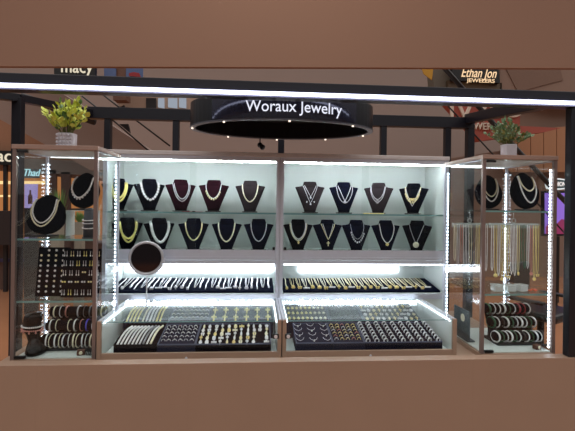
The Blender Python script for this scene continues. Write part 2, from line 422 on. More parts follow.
# ================================================================== CHAINS ON THE SLOPING BOARDS
def board_chain(x, n, metal, kind, dbl, ptxt, v0=.16, mt2=None, lab=''):
    o0 = board_pt(x, 0, .004)
    t = thing('pendant_chain', lab, 'chain', o0, 0, ptxt)
    def q(dx, v, h=.0035): return board_pt(x+dx, v, h)-o0
    mb = MB()
    if dbl:
        g = .013
        mb.tube([q(-g, .97), q(-g*.9, .6), q(-.003, v0+.06)], .0018, 5); mb.tube([q(g, .97), q(g*.9, .6), q(.003, v0+.06)], .0018, 5)
        mb.tube([q(-g*.45, .97), q(-g*.3, .6), q(-.002, v0+.1)], .0014, 5)
    else:
        mb.tube([q(.002*sin(k), .97-(.97-v0)*k/8) for k in range(9)], .0034+.0012*(n % 3), 6)
    mb.build('chain', JM[metal], t, True)
    c = q(0, v0-.02, .008)
    if kind: pendant(kind, c, .023 if dbl else .021).build('pendant', JM[mt2 or metal], t, True)
    return t
kinds = ['flower', None, 'bar', 'drop', None, 'butterfly', None, 'disc', 'cross', None, 'bar']
n = 0; x = -.885
xs = []
while x < XD-.05: xs.append(x); x += .037
for n, x in enumerate(xs):
    k = kinds[(n*3) % 11]; metal = 'white' if n % 4 == 1 else 'silver'
    board_chain(x+random.uniform(-.004, .004), n, metal, k, n % 3 == 1, 'silver chains on the left navy board', v0=.12+.05*(n % 3),
        lab=f"{ORD[len(xs)-1-n]} silver chain left of the centre post on the sloping board")
xs = []; x = XD+.055
while x < 1.16: xs.append(x); x += .043
for n, x in enumerate(xs):
    k = ['drop', 'flower', 'butterfly', 'bar', 'flower', 'disc', 'butterfly', 'bar', 'cross', 'flower', 'bar', 'butterfly'][n % 12]
    board_chain(x, n, 'pale gold' if n % 3 else 'cream', k, n != 0, 'gold pendant chains on the right navy board', v0=.14+.07*((n*2) % 3)/2,
        mt2='white' if k == 'bar' else 'gold', lab=f"{ORD[n]} gold pendant chain right of the centre post on the sloping board")

# ================================================================== TRAYS IN THE COUNTERS
# front trays slope from (Y 2.13, z .872) to (Y 2.355, z .912); back trays from (2.37,.915) to (2.565,.952)
ROWF = (2.135, .872, 2.355, .912); ROWK = (2.366, .921, 2.57, .966)
def tp(row, x, v, h=0):
    a, za, b, zb = row; return Vector((x, a+(b-a)*v, za+(zb-za)*v+h))
def tray(row, xa, xb, m, label, cols=0, name='jewelry_tray'):
    a, za, b, zb = row; o = tp(row, (xa+xb)/2, 0); w = (xb-xa)/2
    t = thing(name, label, 'tray', (o.x, a, ZB+.031), 0, 'velvet trays in the counters')
    zf = za-ZB-.031; zk = zb-ZB-.031; D = b-a
    MB().prism([(-w, 0, 0), (-w, 0, zf), (-w, D, zk), (-w, D, 0)], (2*w, 0, 0)).build('tray_body', m, t)
    r = MB(); sl = math.atan2(zk-zf, D); rot = Matrix.Rotation(sl, 3, 'X'); ln = D/cos(sl)
    edge = mat('tray_edge_grey', (74, 82, 108), .6)
    for sx in (-1, 1): r.box((sx*(w-.002), D/2, (zf+zk)/2+.003), (.004, ln, .007), rot)
    r.box((0, .002, zf+.003), (2*w, .004, .006)); r.box((0, D-.002, zk+.003), (2*w, .004, .006))
    r.build('tray_rim', m if 'bracelet' in label else edge, t)
    if cols:
        c = MB()
        for i in range(cols): c.b2(-w+.006, w-.006, 0, 0.001, 0, .001) if False else c.box((0, D*(i+.5)/cols, zf+(zk-zf)*(i+.5)/cols+.002), (2*w-.012, D/cols*.55, .006), rot, .001)
        c.build('ring_roll', m, t)
    return t
def fx(px, Y=2.25, y=335): return P(px, y, Y).x
LA = fx(113.5, 2.135, 343); LB = fx(160, 2.2, 335); LC = fx(197, 2.2, 335); LD = fx(271, 2.135, 343)
RA = fx(296, 2.135, 343); RB = fx(331, 2.2, 335); RC = fx(362, 2.2, 335); RD = fx(442.5, 2.135, 343)
tray(ROWF, LA, LB-.001, velblack, 'black tray of white and silver bracelets in the left counter')
tray(ROWF, LB+.001, LC-.001, greyvel, 'charcoal ring tray in middle of the left counter', 5, 'ring_tray')
tray(ROWF, LC+.001, LD, velblack, 'black tray of gold and silver pendants beside the lock')
tray(ROWF, RA, RB-.001, greyvel, 'charcoal tray of V-shaped silver chains in right counter')
tray(ROWF, RB+.001, RC-.001, greyvel, 'charcoal tray of coloured rings in the right counter', 6, 'ring_tray')
tray(ROWF, RC+.001, RD, navy, 'navy tray with nine columns of silver hoops', 0, 'ring_tray')
tray(ROWK, -.74, -.50, greyvel, 'rear grey tray of yellow bracelets behind the white bracelets')
tray(ROWK, -.495, -.275, greyvel, 'rear grey tray of silver rings in the left counter', 4, 'ring_tray')
tray(ROWK, -.27, .095, greyvel, 'rear grey tray of gold crosses in the left counter')
tray(ROWK, .165, .42, greyvel, 'rear grey tray of small yellow earrings in right counter')
tray(ROWK, .425, .62, greyvel, 'rear grey tray of tiny chains in right counter')
tray(ROWK, .625, .96, greyvel, 'rear grey tray of mixed gold and silver charms')

def tray_bracelet(row, x, metal, r, label, group, lean=0, v0=.05, v1=.92, beads=True):
    o = tp(row, x, v0)
    n = 14; path = []
    for i in range(n+1):
        u = i/n; q = tp(row, x+lean*u, v0+(v1-v0)*u, .004+.016*sin(pi*min(1, u*1.05)))-o; path.append(q)
    mb = MB()
    (mb.beads(path, r, r*1.7) if beads else mb.tube(path, r, 6))
    tag(mb.build('bracelet', JM[metal], None, True, o), label, 'bracelet', group)
nb = 10; mets = ['white', 'white', 'white', 'silver', 'white', 'white', 'silver', 'grey', 'white', 'cream']
for i in range(nb):
    x = LA+.016+(LB-LA-.05)*i/(nb-1)
    tray_bracelet(ROWF, x, mets[i], .0056, f"{ORD[i]} {'pearly white' if mets[i] in ('white','cream') else mets[i]} bracelet from the left end of black tray", 'bracelets in the black tray', .018, beads=(i != 7 and i != 9))
mets = ['yellow gold']*4+['cream', 'silver', 'white', 'silver', 'yellow gold', 'yellow gold']
for i in range(10):
    x = -.725+.019*i+(.012 if i > 3 else 0)
    tray_bracelet(ROWK, x, mets[i], .0055, f"{ORD[i]} {mets[i]} bracelet from the left in rear bracelet tray", 'bracelets in the rear tray', .003)

def ring_mesh(m, g=None, Rr=.0095, r=.0018):
    root = thing('ring', '', 'ring'); MB().torus((0, 0, 0), Rr, r, 'Y', 14, 5).build('band', m, root, True)
    MB().sph((0, -.001, Rr), .0036, (1, 1, .9), 6, 4).build('stone', g or m, root, True)
    return root
def place_rings(row, xa, xb, nr, nc, protos, desc, group, va=.08, vb=.92, pick=None, skew=0):
    used = set()
    for r in range(nr):
        for c in range(nc):
            v = va+(vb-va)*(r+.5)/nr; x = xa+(xb-xa)*(c+.5)/nc
            k = pick(r, c) if pick else (r*nc+c) % len(protos)
            o = tp(row, x+random.uniform(-.0015, .0015), v, .004)
            cname, pr = protos[k]
            lab = f"{cname} ring, {ORD[r]} row from front, {ORD[c]} from left in {desc}"
            if k in used: dup(pr, o, None, lab, group)
            else: pr.location = o; pr['label'] = lab; pr['group'] = group; used.add(k)
    for k, (cn, pr) in enumerate(protos):
        if k not in used:
            for ch in list(pr.children): bpy.data.objects.remove(ch)
            bpy.data.objects.remove(pr)
place_rings(ROWF, LB+.008, LC-.008, 5, 6, [('silver', ring_mesh(silver, white)), ('dark-stoned', ring_mesh(silver, grey)), ('pink-stoned', ring_mesh(silver, redb))], 'the left charcoal tray', 'rings in the left ring tray',
            pick=lambda r, c: 2 if (r, c) == (4, 2) else (1 if (r*3+c) % 4 == 0 else 0))
place_rings(ROWF, RB+.008, RC-.008, 6, 5, [('silver', ring_mesh(silver, white)), ('gold', ring_mesh(gold, pgold)), ('rose', ring_mesh(pinkg, pinkg)), ('pale gold', ring_mesh(pgold, cream))], 'the coloured ring tray', 'rings in the right ring tray',
            pick=lambda r, c: 2 if (r*3+c) % 7 == 3 else [0, 1, 3][(r*2+c+r*c) % 3])
hp = thing('hoop_earring', '', 'earring'); MB().torus((0, 0, 0), .0115, .0026, 'Y', 16, 6, 1.8).build('hoop', silver, hp, True)
MB().sph((0, -.002, .011), .003, (1, 1, 1), 6, 4).build('stone', white, hp, True)
used = False
for c in range(9):
    for r in range(7):
        o = tp(ROWF, RC+.02+(RD-RC-.036)*c/8.0, .07+.86*r/6, .005)
        lab = f"silver hoop, {ORD[r]} from the front in {ORD[c]} column of the navy tray"
        if used: dup(hp, o, (R(random.uniform(-6, 6)), 0, R(14+random.uniform(-9, 9))), lab, 'hoops in the navy tray')
        else:
            hp.location = o; hp.rotation_euler = (0, 0, R(14)); hp['label'] = lab; hp['group'] = 'hoops in the navy tray'; used = True
place_rings(ROWK, -.49, -.28, 4, 9, [('silver', ring_mesh(silver, white)), ('cream', ring_mesh(cream, cream))], 'the rear ring tray', 'rings in the rear ring tray')

# V chains
k = 0
for r in range(4):
    for c in range(3):
        o = tp(ROWF, RA+.026+(RB-RA-.05)*c/2, .06+.24*r, .005)
        t = thing('fine_chain', f"silver V-shaped chain, {ORD[r]} row from front, {ORD[c]} from the left in charcoal tray", 'chain', o, 0, 'V-shaped chains in the charcoal tray')
        mb = MB(); sl = .18
        mb.tube([(-.021, .042, .042*sl), (-.015, .024, .024*sl), (0, .008, .003), (.015, .024, .024*sl), (.021, .042, .042*sl)], .0012, 5)
        mb.build('chain', silver, t, True)
        if (r+c) % 2: pendant('drop', (0, .006, .003), .010).build('pendant', white, t, True)
# pendants
pk = ['flower', 'cross', 'butterfly', 'disc', 'drop', 'cross', 'bar', 'flower']
def lying_pendant(o, kind, metal, s, label, group):
    t = thing('pendant_charm', label, 'pendant', o, 0, group)
    m = pendant(kind, (0, 0, 0), s); bmesh.ops.transform(m.b, matrix=Matrix.Rotation(R(-60), 4, 'X') @ Matrix.Diagonal((.78 if 'black tray' in label else 1, 1, 1.25 if 'black tray' in label else 1, 1)), verts=m.b.verts)
    m.build('charm', JM[metal], t, True)
    MB().torus((0, s*.8, .004), .003, .0008, 'Y', 8, 4).build('bail', JM[metal], t)
for c in range(11):
    for r in range(5):
        if c >= 9 and r < 2 and c != 10: continue
        if c == 9 and r < 3: continue
        metal = ['silver', 'pale gold', 'white', 'gold', 'silver', 'cream', 'white'][(c*2+r*3) % 7]
        o = tp(ROWF, LC+.022+(LD-LC-.042)*c/10+random.uniform(-.003, .003), .08+.19*r, .005)
        kd = pk[(c*3+r*5) % 8]
        lying_pendant(o, kd, metal, .0195, f"{metal} {kd}-shaped charm, {ORD[r]} from front in {ORD[c]} column of black tray", 'charms in the black tray')
for c in range(6):
    for r in range(2):
        lying_pendant(tp(ROWK, -.245+.062*c, .18+.42*r, .006), 'cross', 'yellow gold', .03, f"gold cross in rear tray, {ORD[c]} column, {'front' if r == 0 else 'back'} row", 'gold crosses in the rear tray')
for c in range(9):
    for r in range(3):
        lying_pendant(tp(ROWK, .19+.026*c, .15+.3*r, .005), 'disc', 'cream' if c > 5 else 'yellow gold', .013, f"tiny {'cream' if c > 5 else 'yellow'} round charm, {ORD[r]} row, {ORD[c]} from left in rear tray", 'small round charms in the rear tray')
for c in range(5):
    for r in range(2):
        lying_pendant(tp(ROWK, .45+.035*c, .25+.4*r, .005), 'bar', 'grey', .012, f"dull silver bar charm, {ORD[r]} row, {ORD[c]} from left in rear grey tray", 'bar charms in the rear tray')
for c in range(10):
    for r in range(4):
        metal = ['pale gold', 'silver', 'white', 'gold'][(c*3+r) % 4]
        lying_pendant(tp(ROWK, .645+.033*c, .1+.24*r, .005), pk[(c*5+r*3) % 8], metal, .018, f"{metal} {pk[(c*5+r*3) % 8]} charm, {ORD[r]} row, {ORD[c]} from left in rear mixed tray", 'mixed charms in the rear tray')

# ================================================================== TOWERS
def tower(xa, xb, yb, label, shelves, tag_led):
    cx = (xa+xb)/2; w = (xb-xa)/2; D = yb-Y1
    t = thing('tower_display_case', label, 'display case', (cx, Y1, 0), 0, 'glass tower cases at the ends')
    z0, z1 = ZB, 1.868
    MB().b2(-w, w, 0, D, z0, z0+.024, .002).build('bottom_board', wood, t)
    MB().b2(-w+.014, w-.014, .014, D-.014, z0+.024, z0+.028).build('deck', panel, t)
    MB().b2(-w-.003, w+.003, -.004, D+.003, z1-.022, z1, .002).build('top_board', woodlite, t)
    MB().b2(-w+.014, w-.014, .014, D-.014, z1-.026, z1-.022).build('ceiling_panel', panel, t)
    for sx in (-1, 1):
        MB().b2(sx*(w-.009)-.009, sx*(w-.009)+.009, 0, .018, z0+.024, z1-.022, .001).build('front_post', aludark, t)
        q = MB().b2(sx*(w-.007)-.007, sx*(w-.007)+.007, D-.014, D, z0+.024, z1-.022, .001).build('back_post', alu, t)
        s_ = MB()
        for i in range(46): s_.box((sx*(w-.017), D-.016, z0+.04+.0213*i), (.004, .006, .009))
        s_.build('light_strip', LEDS, q)
        MB().b2(sx*(w-.003)-.002, sx*(w-.003)+.002, .018, D-.014, z0+.026, z1-.024).build('side_glass', GL, t)
        MB().b2(sx*(w-.012)-.006, sx*(w-.012)+.006, .018, D-.014, z1-.03, z1-.022).build('top_rail', alu, t)
    MB().b2(-w+.015, w-.015, D-.006, D-.002, z0+.026, z1-.024).build('back_glass', GL, t)
    g = MB().b2(-w+.019, w-.019, .004, .009, z0+.028, z1-.026).build('front_door', GL, t)
    for z in (z0+.036, z1-.034): MB().b2(-w+.022, -w+.07, -.003, .012, z-.006, z+.006, .001).build('hinge', blkpl, g)
    strip(-w+.03, w-.03, D-.022, z1-.030, 34, h=.003, w=.003).build('top_light', LEDC, t)
    for z in shelves:
        MB().b2(-w+.010, w-.010, .03, D-.02, z-.007, z).build('glass_shelf', GE, t)
        MB().b2(-w+.010, w-.010, .026, .03, z-.008, z+.001).build('shelf_edge', mat('glass_edge_green', (120, 160, 158), .2), t)
    if tag_led:
        s_ = MB()
        for i in range(52): s_.box((w-.022, .024, z0+.05+.0185*i), (.006, .005, .010))
        s_.build('front_light_strip', LEDS, t)
    return t
TLa, TLb, TLy = P(11, 250, Y1).x, XL-.004, 2.43
TRa, TRb, TRy = P(482, 250, Y1).x, P(556.5, 250, Y1).x, 2.55
zl1 = P(60, 239, Y1+.03).z; zl2 = P(60, 301, Y1+.03).z
zr1 = P(520, 211, Y1+.03).z; zr2 = P(520, 294, Y1+.03).z
tower(TLa, TLb, TLy, 'left glass tower case with earring boards and round busts', [zl1, zl2], False)
tower(TRa, TRb, TRy, 'right glass tower case with hanging chains and bangles', [zr1, zr2], True)

# ---- oval necklace pads
def oval_bust(x, Y, z, w, h, label, rz=0, tilt=.25, col_='black'):
    t = thing('oval_necklace_bust', label, 'necklace bust', (x, Y, z), rz, 'oval busts in the towers')
    rot = Matrix.Rotation(-tilt, 3, 'X')
    def pt(u, v, off=0):
        # u,v in -1..1 ; egg: narrower at top
        ww = w*(.74-.26*v*.9) if v > 0 else w*(.74+.06*(-v))
        return rot @ Vector((u*ww, -.03*max(0, 1-u*u-v*v*.9)**.5-off, h*(v+1)/2)) + Vector((0, .0, .012))
    mb = MB(); rs = []
    for k in range(12):
        f = k/11.0; s = sin(f*pi/2)
        ring = []
        for j in range(32):
            a = 2*pi*j/32; u = cos(a)*s; v = sin(a)*s; ww = w*(.74-.234*v) if v > 0 else w*(.74-.06*v)
            ring.append(rot @ Vector((u*ww, -.034*math.sqrt(max(0, 1-s*s)), h*(v+1)/2))+Vector((0, 0, .012)))
        rs.append(ring)
    rs[0] = [rs[0][0].lerp(rs[1][j], .02) for j in range(32)]
    rs.append([p+rot @ Vector((0, .016, 0)) for p in rs[-1]])
    mb.rings(rs); mb.build('pad', vel[col_], t, True)
    MB().b2(-w*.4, w*.4, -.03, .05, 0, .008, .002).prism([(-.008, .02, .004), (.008, .02, .004), (.006, .05, h*.55), (-.006, .05, h*.55)], (0, .006, 0)).build('easel', blkpl, t)
    return t, (lambda u, v: pt(u, v, .006))
def pad_necklace(b, f, metal, wd, low, r, label, beads=True, charms=None):
    t = thing('necklace', label, 'necklace', b.location, b.rotation_euler.z, 'necklaces on the oval busts')
    path = []
    for i in range(31):
        a = -1+2*i/30; path.append(f(wd*sin(a*pi/2)*(1.0), low+(.72-low)*(1-cos(a*pi/2))**.9))
    mb = MB(); (mb.beads(path, r, r*1.8) if beads else mb.tube(path, r, 6)); mb.build('bead_strand', JM[metal], t, True)
    if charms:
        mb = MB()
        for q in resample(path[6:-6], .018): mb.sph(q+Vector((0, -.002, -.008)), .005, (1, .7, 1.2), 6, 4)
        mb.build('charms', JM[charms], t, True)
    return t
YT = 2.26
b, f = oval_bust(P(43, 236, YT).x, YT, zl1+.001, .142, .215, 'large oval black bust low at the front of left tower', -.1)
pad_necklace(b, f, 'cream', .74, -.66, .0045, 'outer pearl strand on the large oval bust of left tower')
pad_necklace(b, f, 'white', .66, -.50, .0042, 'inner pearl strand on the large oval bust of left tower')
rs_ = MB(); z = zl1+.001
rx = P(74, 236, 2.30).x
t = thing('acrylic_riser', 'clear acrylic box riser on shelf of left tower', 'riser', (rx+.035, 2.33, z))
MB().b2(-.07, .07, -.05, .05, .135, .139).build('top_plate', ACR, t)
for s in (-1, 1): MB().b2(s*.068-.002, s*.068+.002, -.05, .05, 0, .135).build('side_plate', ACR, t)
b, f = oval_bust(P(81, 205, 2.33).x, 2.33, z+.1395, .120, .200, 'raised oval black bust on acrylic riser, left tower', -.25)
pad_necklace(b, f, 'white', .76, -.52, .0050, 'sparkling white necklace with drops on raised oval bust', True, 'silver')
# grey hand/arm roll with bracelets
gx = P(91, 236, 2.2).x
gp = mat('graphite_leather', (52, 56, 64), .55, var=.15)
t = thing('bracelet_cone', 'dark grey upright bracelet roll at right of left tower shelf', 'bracelet stand', (gx, 2.18, zl1))
MB().cyl((0, 0, 0), (0, 0, .008), .034, seg=24).build('base_plate', gp, t, False)
MB().cyl((0, 0, .008), (0, 0, .14), .030, .026, 24).sph((0, 0, .14), .026, (1, 1, .6), 16, 8).build('column', gp, t, True)
for k, (zz, mtl) in enumerate(((.095, 'white'), (.080, 'silver'), (.055, 'white'))):
    b = MB(); b.beads([(.0325*cos(a), .0325*sin(a), zz+.004*sin(a)) for a in [2*pi*i/40 for i in range(41)]], .0032)
    tag(b.build('bracelet', JM[mtl], None, True, (gx, 2.18, zl1)), ['topmost white bead bracelet on the grey upright roll', 'middle silver bracelet on the grey upright roll', 'lowest white bracelet on the grey upright roll'][k], 'bracelet', 'bracelets on the grey roll')

# ---- earring boards in left tower
def eboard(xa, xb, za, zb, Y, tilt, label):
    w = (xb-xa)/2
    t = thing('earring_board', label, 'display board', ((xa+xb)/2, Y, za), 0, 'black earring boards')
    rot = Matrix.Rotation(-tilt, 3, 'X')
    MB().box(rot @ Vector((0, 0, (zb-za)/2)), (2*w, .008, zb-za), rot, .001).build('velvet_panel', velblack, t)
    MB().prism([(-.01, .006, .004), (.01, .006, .004), (.01, .07, .0), (-.01, .07, .0)], (0, .004, .006)).build('easel_leg', blkpl, t)
    return t, rot
def stud(metal, kind):
    t = thing('earring', '', 'earring')
    if kind == 'stud':
        MB().torus((0, -.003, 0), .0048, .0016, 'Y', 10, 5).build('hoop', JM[metal], t, True)
        MB().sph((0, -.004, 0), .0036, (1, .6, 1), 6, 4).build('stone', JM['white'], t, True)
    elif kind == 'drop':
        MB().cyl((-.006, -.003, .010), (-.006, -.003, -.012), .0012, seg=5).cyl((.006, -.003, .010), (.006, -.003, -.012), .0012, seg=5).build('wire', JM[metal], t)
        MB().sph((-.006, -.004, -.014), .0038, (1, .6, 1.3), 6, 4).sph((.006, -.004, -.014), .0038, (1, .6, 1.3), 6, 4).build('drop', JM[metal], t, True)
    else:
        MB().sph((-.006, -.004, 0), .0052, (1, .5, 1), 8, 5).sph((.006, -.004, 0), .0052, (1, .5, 1), 8, 5).build('stone', JM[metal], t, True)
    return t
protos = {}
def put_earring(root, rot, x, zz, metal, kind, label, group):
    o = Vector(root.location)+rot @ Vector((x, -.005, zz)); key = (metal, kind)
    if key not in protos:
        pr = stud(metal, kind); protos[key] = pr; pr.location = o; pr['label'] = label; pr['group'] = group
    else: dup(protos[key], o, None, label, group)
Ye = 2.22
xa, xb = P(34, 298, Ye).x, P(66, 298, Ye).x
za, zb = zl2+.001, P(50, 247, Ye+.04).z
eb, rot = eboard(xa, xb, za, zb, Ye+.012, .14, 'black earring board of small studs, left of the pair')
H = zb-za
for r in range(9):
    for c in range(4):
        if r == 0 and c == 0: continue
        put_earring(eb, rot, -.062+.037*c, H*(.94-.105*r), 'pale gold' if (r in (1, 2) and c < 3) or (r*c) % 5 == 2 else 'silver', 'stud',
            f"small stud, {ORD[r]} row from top, {ORD[c]} from left on left earring board", 'studs on the left earring board')
xa, xb = P(62, 298, Ye).x, P(100, 298, Ye).x
eb, rot = eboard(xa, xb, za, zb-.004, Ye-.016, .14, 'black earring board of dangling pairs, right of the pair')
for r in range(5):
    for c in range(6):
        put_earring(eb, rot, -.082+.0325*c, H*(.90-.195*r), ['silver', 'pale gold', 'silver', 'yellow gold', 'white', 'silver'][(r*5+c*c) % 6], 'pair' if r == 3 or (r == 2 and c == 3) else 'drop',
            f"earring pair, {ORD[r]} row from top, {ORD[c]} from left on right earring board", 'pairs on the right earring board')

# ---- T-bar bracelet stands
def tbar(x0, x1, Y, z, label, dz, dy, rr=.020, mm=None, rz=0):
    t = thing('bracelet_stand', label, 'bracelet stand', ((x0+x1)/2, Y, z), rz, 'three-tier bracelet stands')
    w = (x1-x0)/2; cs = []
    mm = mm or velblack
    for k in range(3):
        c = Vector((0, dy*k, rr+.022+dz*k)); cs.append(c)
        MB().cyl(c+Vector((-w, 0, 0)), c+Vector((w, 0, 0)), rr, seg=20).sph(c+Vector((-w, 0, 0)), rr, (.25, 1, 1), 16, 8).sph(c+Vector((w, 0, 0)), rr, (.25, 1, 1), 16, 8).build('bar', mm, t, True)
    MB().b2(-w*.95, w*.95, -.03, dy*2+.03, 0, .010, .002).build('base', blkpl, t)
    MB().prism([(-w*.98, dy*.4, .01), (-w*.98, dy*2+.005, dz*2+.03), (-w*.98, dy*2+.011, dz*2+.03), (-w*.98, dy*.4+.02, .01)], (2*w*.96, 0, 0)).build('back_plate', mm, t)
    for s in (-1, 1):
        MB().prism([(s*w*.8, -.004, .01), (s*w*.8, dy*2+.012, .01), (s*w*.8, dy*2+.008, .03+dz*2), (s*w*.8, dy*2-.008, .03+dz*2), (s*w*.8, -.006, .032)], (.008, 0, 0)).build('end_support', blkpl, t)
    return t, cs, w
def loop(root, c, x, Rr, r, metal, label, group, drop=.0, style='beads', tiltz=0):
    mb = MB(); n = 30
    path = [(0, Rr*cos(a), Rr*1.0*sin(a)) for a in [2*pi*i/n for i in range(n+1)]]
    if style == 'beads': mb.beads(path, r, r*1.8)
    else: mb.torus((0, 0, 0), Rr, r, 'X', 28, 6, 1.5)
    rz = root.rotation_euler.z
    off = Matrix.Rotation(rz, 3, 'Z') @ (c+Vector((x, 0, -drop)))
    o = mb.build('bracelet', JM[metal], None, True, Vector(root.location)+off); o.rotation_euler = (0, 0, rz+tiltz)
    tag(o, label, 'bracelet', group)
ROWN = ['lowest', 'middle', 'top']
xa, xb = P(47, 340, 2.27).x, P(102, 340, 2.27).x
xb = min(xb, TLb-.018)
t, cs, w = tbar(xa, xb, 2.235, ZB+.029, 'black three-tier bracelet stand at bottom of left tower', .062, .042, .027)
cl = ['grey', 'silver', 'pale gold', 'white', 'cream', 'silver', 'cream', 'white', 'rose', 'blue', 'silver', 'grey']
for k in range(3):
    nb = 12 if k == 0 else 9
    for i in range(nb):
        mtl = cl[(i+k*3) % 12] if k else ['white', 'cream', 'white', 'cream', 'silver', 'white', 'cream', 'cream', 'silver', 'white', 'cream', 'grey'][i]
        if k and i == 1+k: continue
        loop(t, cs[k], -w+.022+(2*w-.036)*i/(nb-1), .0300 if k else .035, .0026, mtl, f"{mtl} bracelet on {ROWN[k]} bar of left tower stand, {ORD[i]} from left", 'bracelets on the left tower stand', 0 if k else .006, 'beads' if i % 2 else 'band', R(random.uniform(-8, 8)) if k == 0 else 0)
# ---- foot display with anklets
fx0 = P(34, 356, 2.19)
t = thing('ankle_display_foot', 'glossy black display foot with anklets, left tower floor', 'display foot', (fx0.x, 2.2, ZB+.029), 0)
rs = []
for z, cx_, a, b_ in [(0, .010, .036, .050), (.012, .012, .040, .058), (.03, .006, .034, .046), (.055, -.004, .026, .030), (.08, -.012, .026, .026), (.105, -.016, .033, .030), (.14, -.018, .038, .034), (.175, -.012, .037, .033), (.192, -.010, .030, .027)]:
    rs.append([Vector((cx_+a*cos(2*pi*k/24), -b_*.5*(.6 if z < .04 else 0)+b_*sin(2*pi*k/24), z)) for k in range(24)])
MB().rings(rs).build('foot_form', mat('gloss_black', (5, 5, 7), .22, spec=.3), t, True)
for k, (zz, mtl, sl) in enumerate(((.128, 'white', .10), (.112, 'rose', .16))):
    b = MB(); path = [(-.017+.0405*cos(a), .0375*sin(a), zz-.0-sl*.037*cos(a)*-1*-.6) for a in [2*pi*i/40 for i in range(41)]]
    b.beads(path, .0042)
    if k:
        for i in range(3, 40, 4):
            q = Vector(path[i]); b.sph(q+Vector((0, 0, -.010)), .0042, (1, 1, 1.5), 6, 4)
    tag(b.build('anklet', JM[mtl], None, True, (fx0.x, 2.2, ZB+.029)), ['upper white bead anklet on the black display foot', 'lower pinkish charm anklet on the black display foot'][k], 'anklet', 'anklets on the display foot')
def small_box(x, Y, z, label):
    t = thing('ring_box', label, 'ring box', (x, Y, z), .3)
    MB().b2(-.018, .018, -.014, .014, 0, .024, .003).build('box_body', mat('brown_leatherette', (96, 62, 48), .5), t)
    MB().sph((0, -.015, .013), .009, (1, .4, 1), 10, 8).build('emblem', cream, t, True)
def clip_bundle(x, Y, z, label):
    t = thing('hair_claw', label, 'hair claw', (x, Y, z), -.2)
    m_ = MB()
    for i in range(5): m_.torus((-.018+.009*i, 0, .004), .016, .003, 'X', 10, 5, 1, 0, pi)
    m_.box((0, 0, .019), (.05, .012, .006), None, .002).build('claw', blkpl, t)
for o in [t]+[q for q in C.objects if q.name.startswith('anklet')]: o.scale = (1.16, 1.16, 1.04); o.location.x += .004
small_box(P(80.5, 356, 2.145).x, 2.15, ZB+.029, 'small brown ring box on the left tower floor')
clip_bundle(P(90, 357, 2.15).x, 2.15, ZB+.029, 'black spiky claw clip on the left tower floor')
small_box(P(538, 350, 2.14).x, 2.15, ZB+.029, 'small brown ring box on the right tower floor')
clip_bundle(P(547.5, 352, 2.15).x, 2.16, ZB+.029, 'black spiky claw clip on the right tower floor')

# ---- right tower contents
b, f = oval_bust(P(528, 207, 2.24).x, 2.24, zr1+.001, .116, .212, 'oval black bust at right on the top shelf of right tower', .1)
pad_necklace(b, f, 'white', .66, -.74, .0048, 'outer white pearl strand on right oval bust')
pad_necklace(b, f, 'cream', .62, -.12, .0048, 'inner white pearl strand on right oval bust')
b, f = oval_bust(P(492, 209, 2.36).x, 2.38, zr1+.001, .105, .205, 'oval black bust seen through the right tower side glass', -.15)
pad_necklace(b, f, 'white', .66, -.68, .0046, 'longer white pearl strand on oval bust behind tower post')
pad_necklace(b, f, 'cream', .60, -.40, .0040, 'shorter white pearl strand on oval bust behind tower post')
# hanging racks
def rack(xa, xb, Y, label, metals, glab):
    zt = P((520), 226, Y).z; w = (xb-xa)/2; cx = (xa+xb)/2
    t = thing('chain_rack', label, 'hanging rack', (cx, Y, zt), 0, 'clear hanging chain racks')
    MB().b2(-w, w, -.006, .006, -.012, .016, .002).build('bar', ACR, t)
    mb = MB()
    n = int(w*2/.012)
    for i in range(n): mb.cyl((-w+.006+(2*w-.012)*i/(n-1), -.006, .004), (-w+.006+(2*w-.012)*i/(n-1), -.020, .008), .0032, seg=6)
    mb.build('pegs', ACR, t)
    MB().torus((0, 0, .030), .012, .003, 'Y', 16, 6).cyl((0, 0, .04), (0, 0, zr1-.008-zt), .0015, seg=6).build('hook', ACR, t, True)
    nn = len(metals)
    for i, (mtl, ln, kd) in enumerate(metals):
        x = cx-w+.012+(2*w-.024)*i/max(1, nn-1); g = .0055
        c = thing('long_chain', f"{mtl} long hanging {'bead strand' if kd=='beads' else 'chain'}, {ORD[i]} from left on {glab}", 'chain', (x, Y-.016, zt), 0, 'long chains on '+glab)
        pth = [(-g, 0, .006), (-g*1.1, 0, -ln*.5), (-g*.9, 0, -ln*.93), (0, 0, -ln), (g*.9, 0, -ln*.93), (g*1.1, 0, -ln*.5), (g, 0, .006)]
        mb = MB(); mb.beads(pth, .0030, .0066) if kd == 'beads' else mb.tube(pth, .0017, 5)
        mb.build('strand', JM[mtl], c, True)
        if kd and kd != 'beads': pendant(kd, (0, -.003, -ln-.008), .018).build('pendant', JM['gold' if 'gold' in mtl else mtl], c, True)
ms = [('cream', .21, None), ('silver', .24, 'drop'), ('rose', .22, None), ('white', .25, None), ('white', .26, 'drop'), ('cream', .23, None), ('grey', .22, 'cross'), ('pale gold', .25, None), ('gold', .24, 'disc'), ('white', .26, 'beads'), ('white', .27, 'beads')]
rack(P(452, 225, 2.42).x, P(487, 225, 2.42).x, 2.42, 'clear rack of chains seen through right tower side', ms, 'the rear clear rack')
ms = [('white', .25, 'beads'), ('gold', .27, 'disc'), ('white', .28, 'beads'), ('gold', .29, 'flower'), ('yellow gold', .27, 'drop'), ('gold', .28, 'butterfly'), ('white', .27, 'beads'), ('white', .28, 'beads'), ('pale gold', .26, 'drop'), ('green', .20, 'beads'), ('green', .24, 'beads'), ('white', .24, None), ('rose', .26, 'flower'), ('gold', .29, 'flower'), ('gold', .27, 'butterfly')]
rack(P(489, 225, 2.26).x, P(538, 225, 2.26).x, 2.26, 'clear rack of gold and pearl chains at front of right tower', ms, 'the front clear rack')
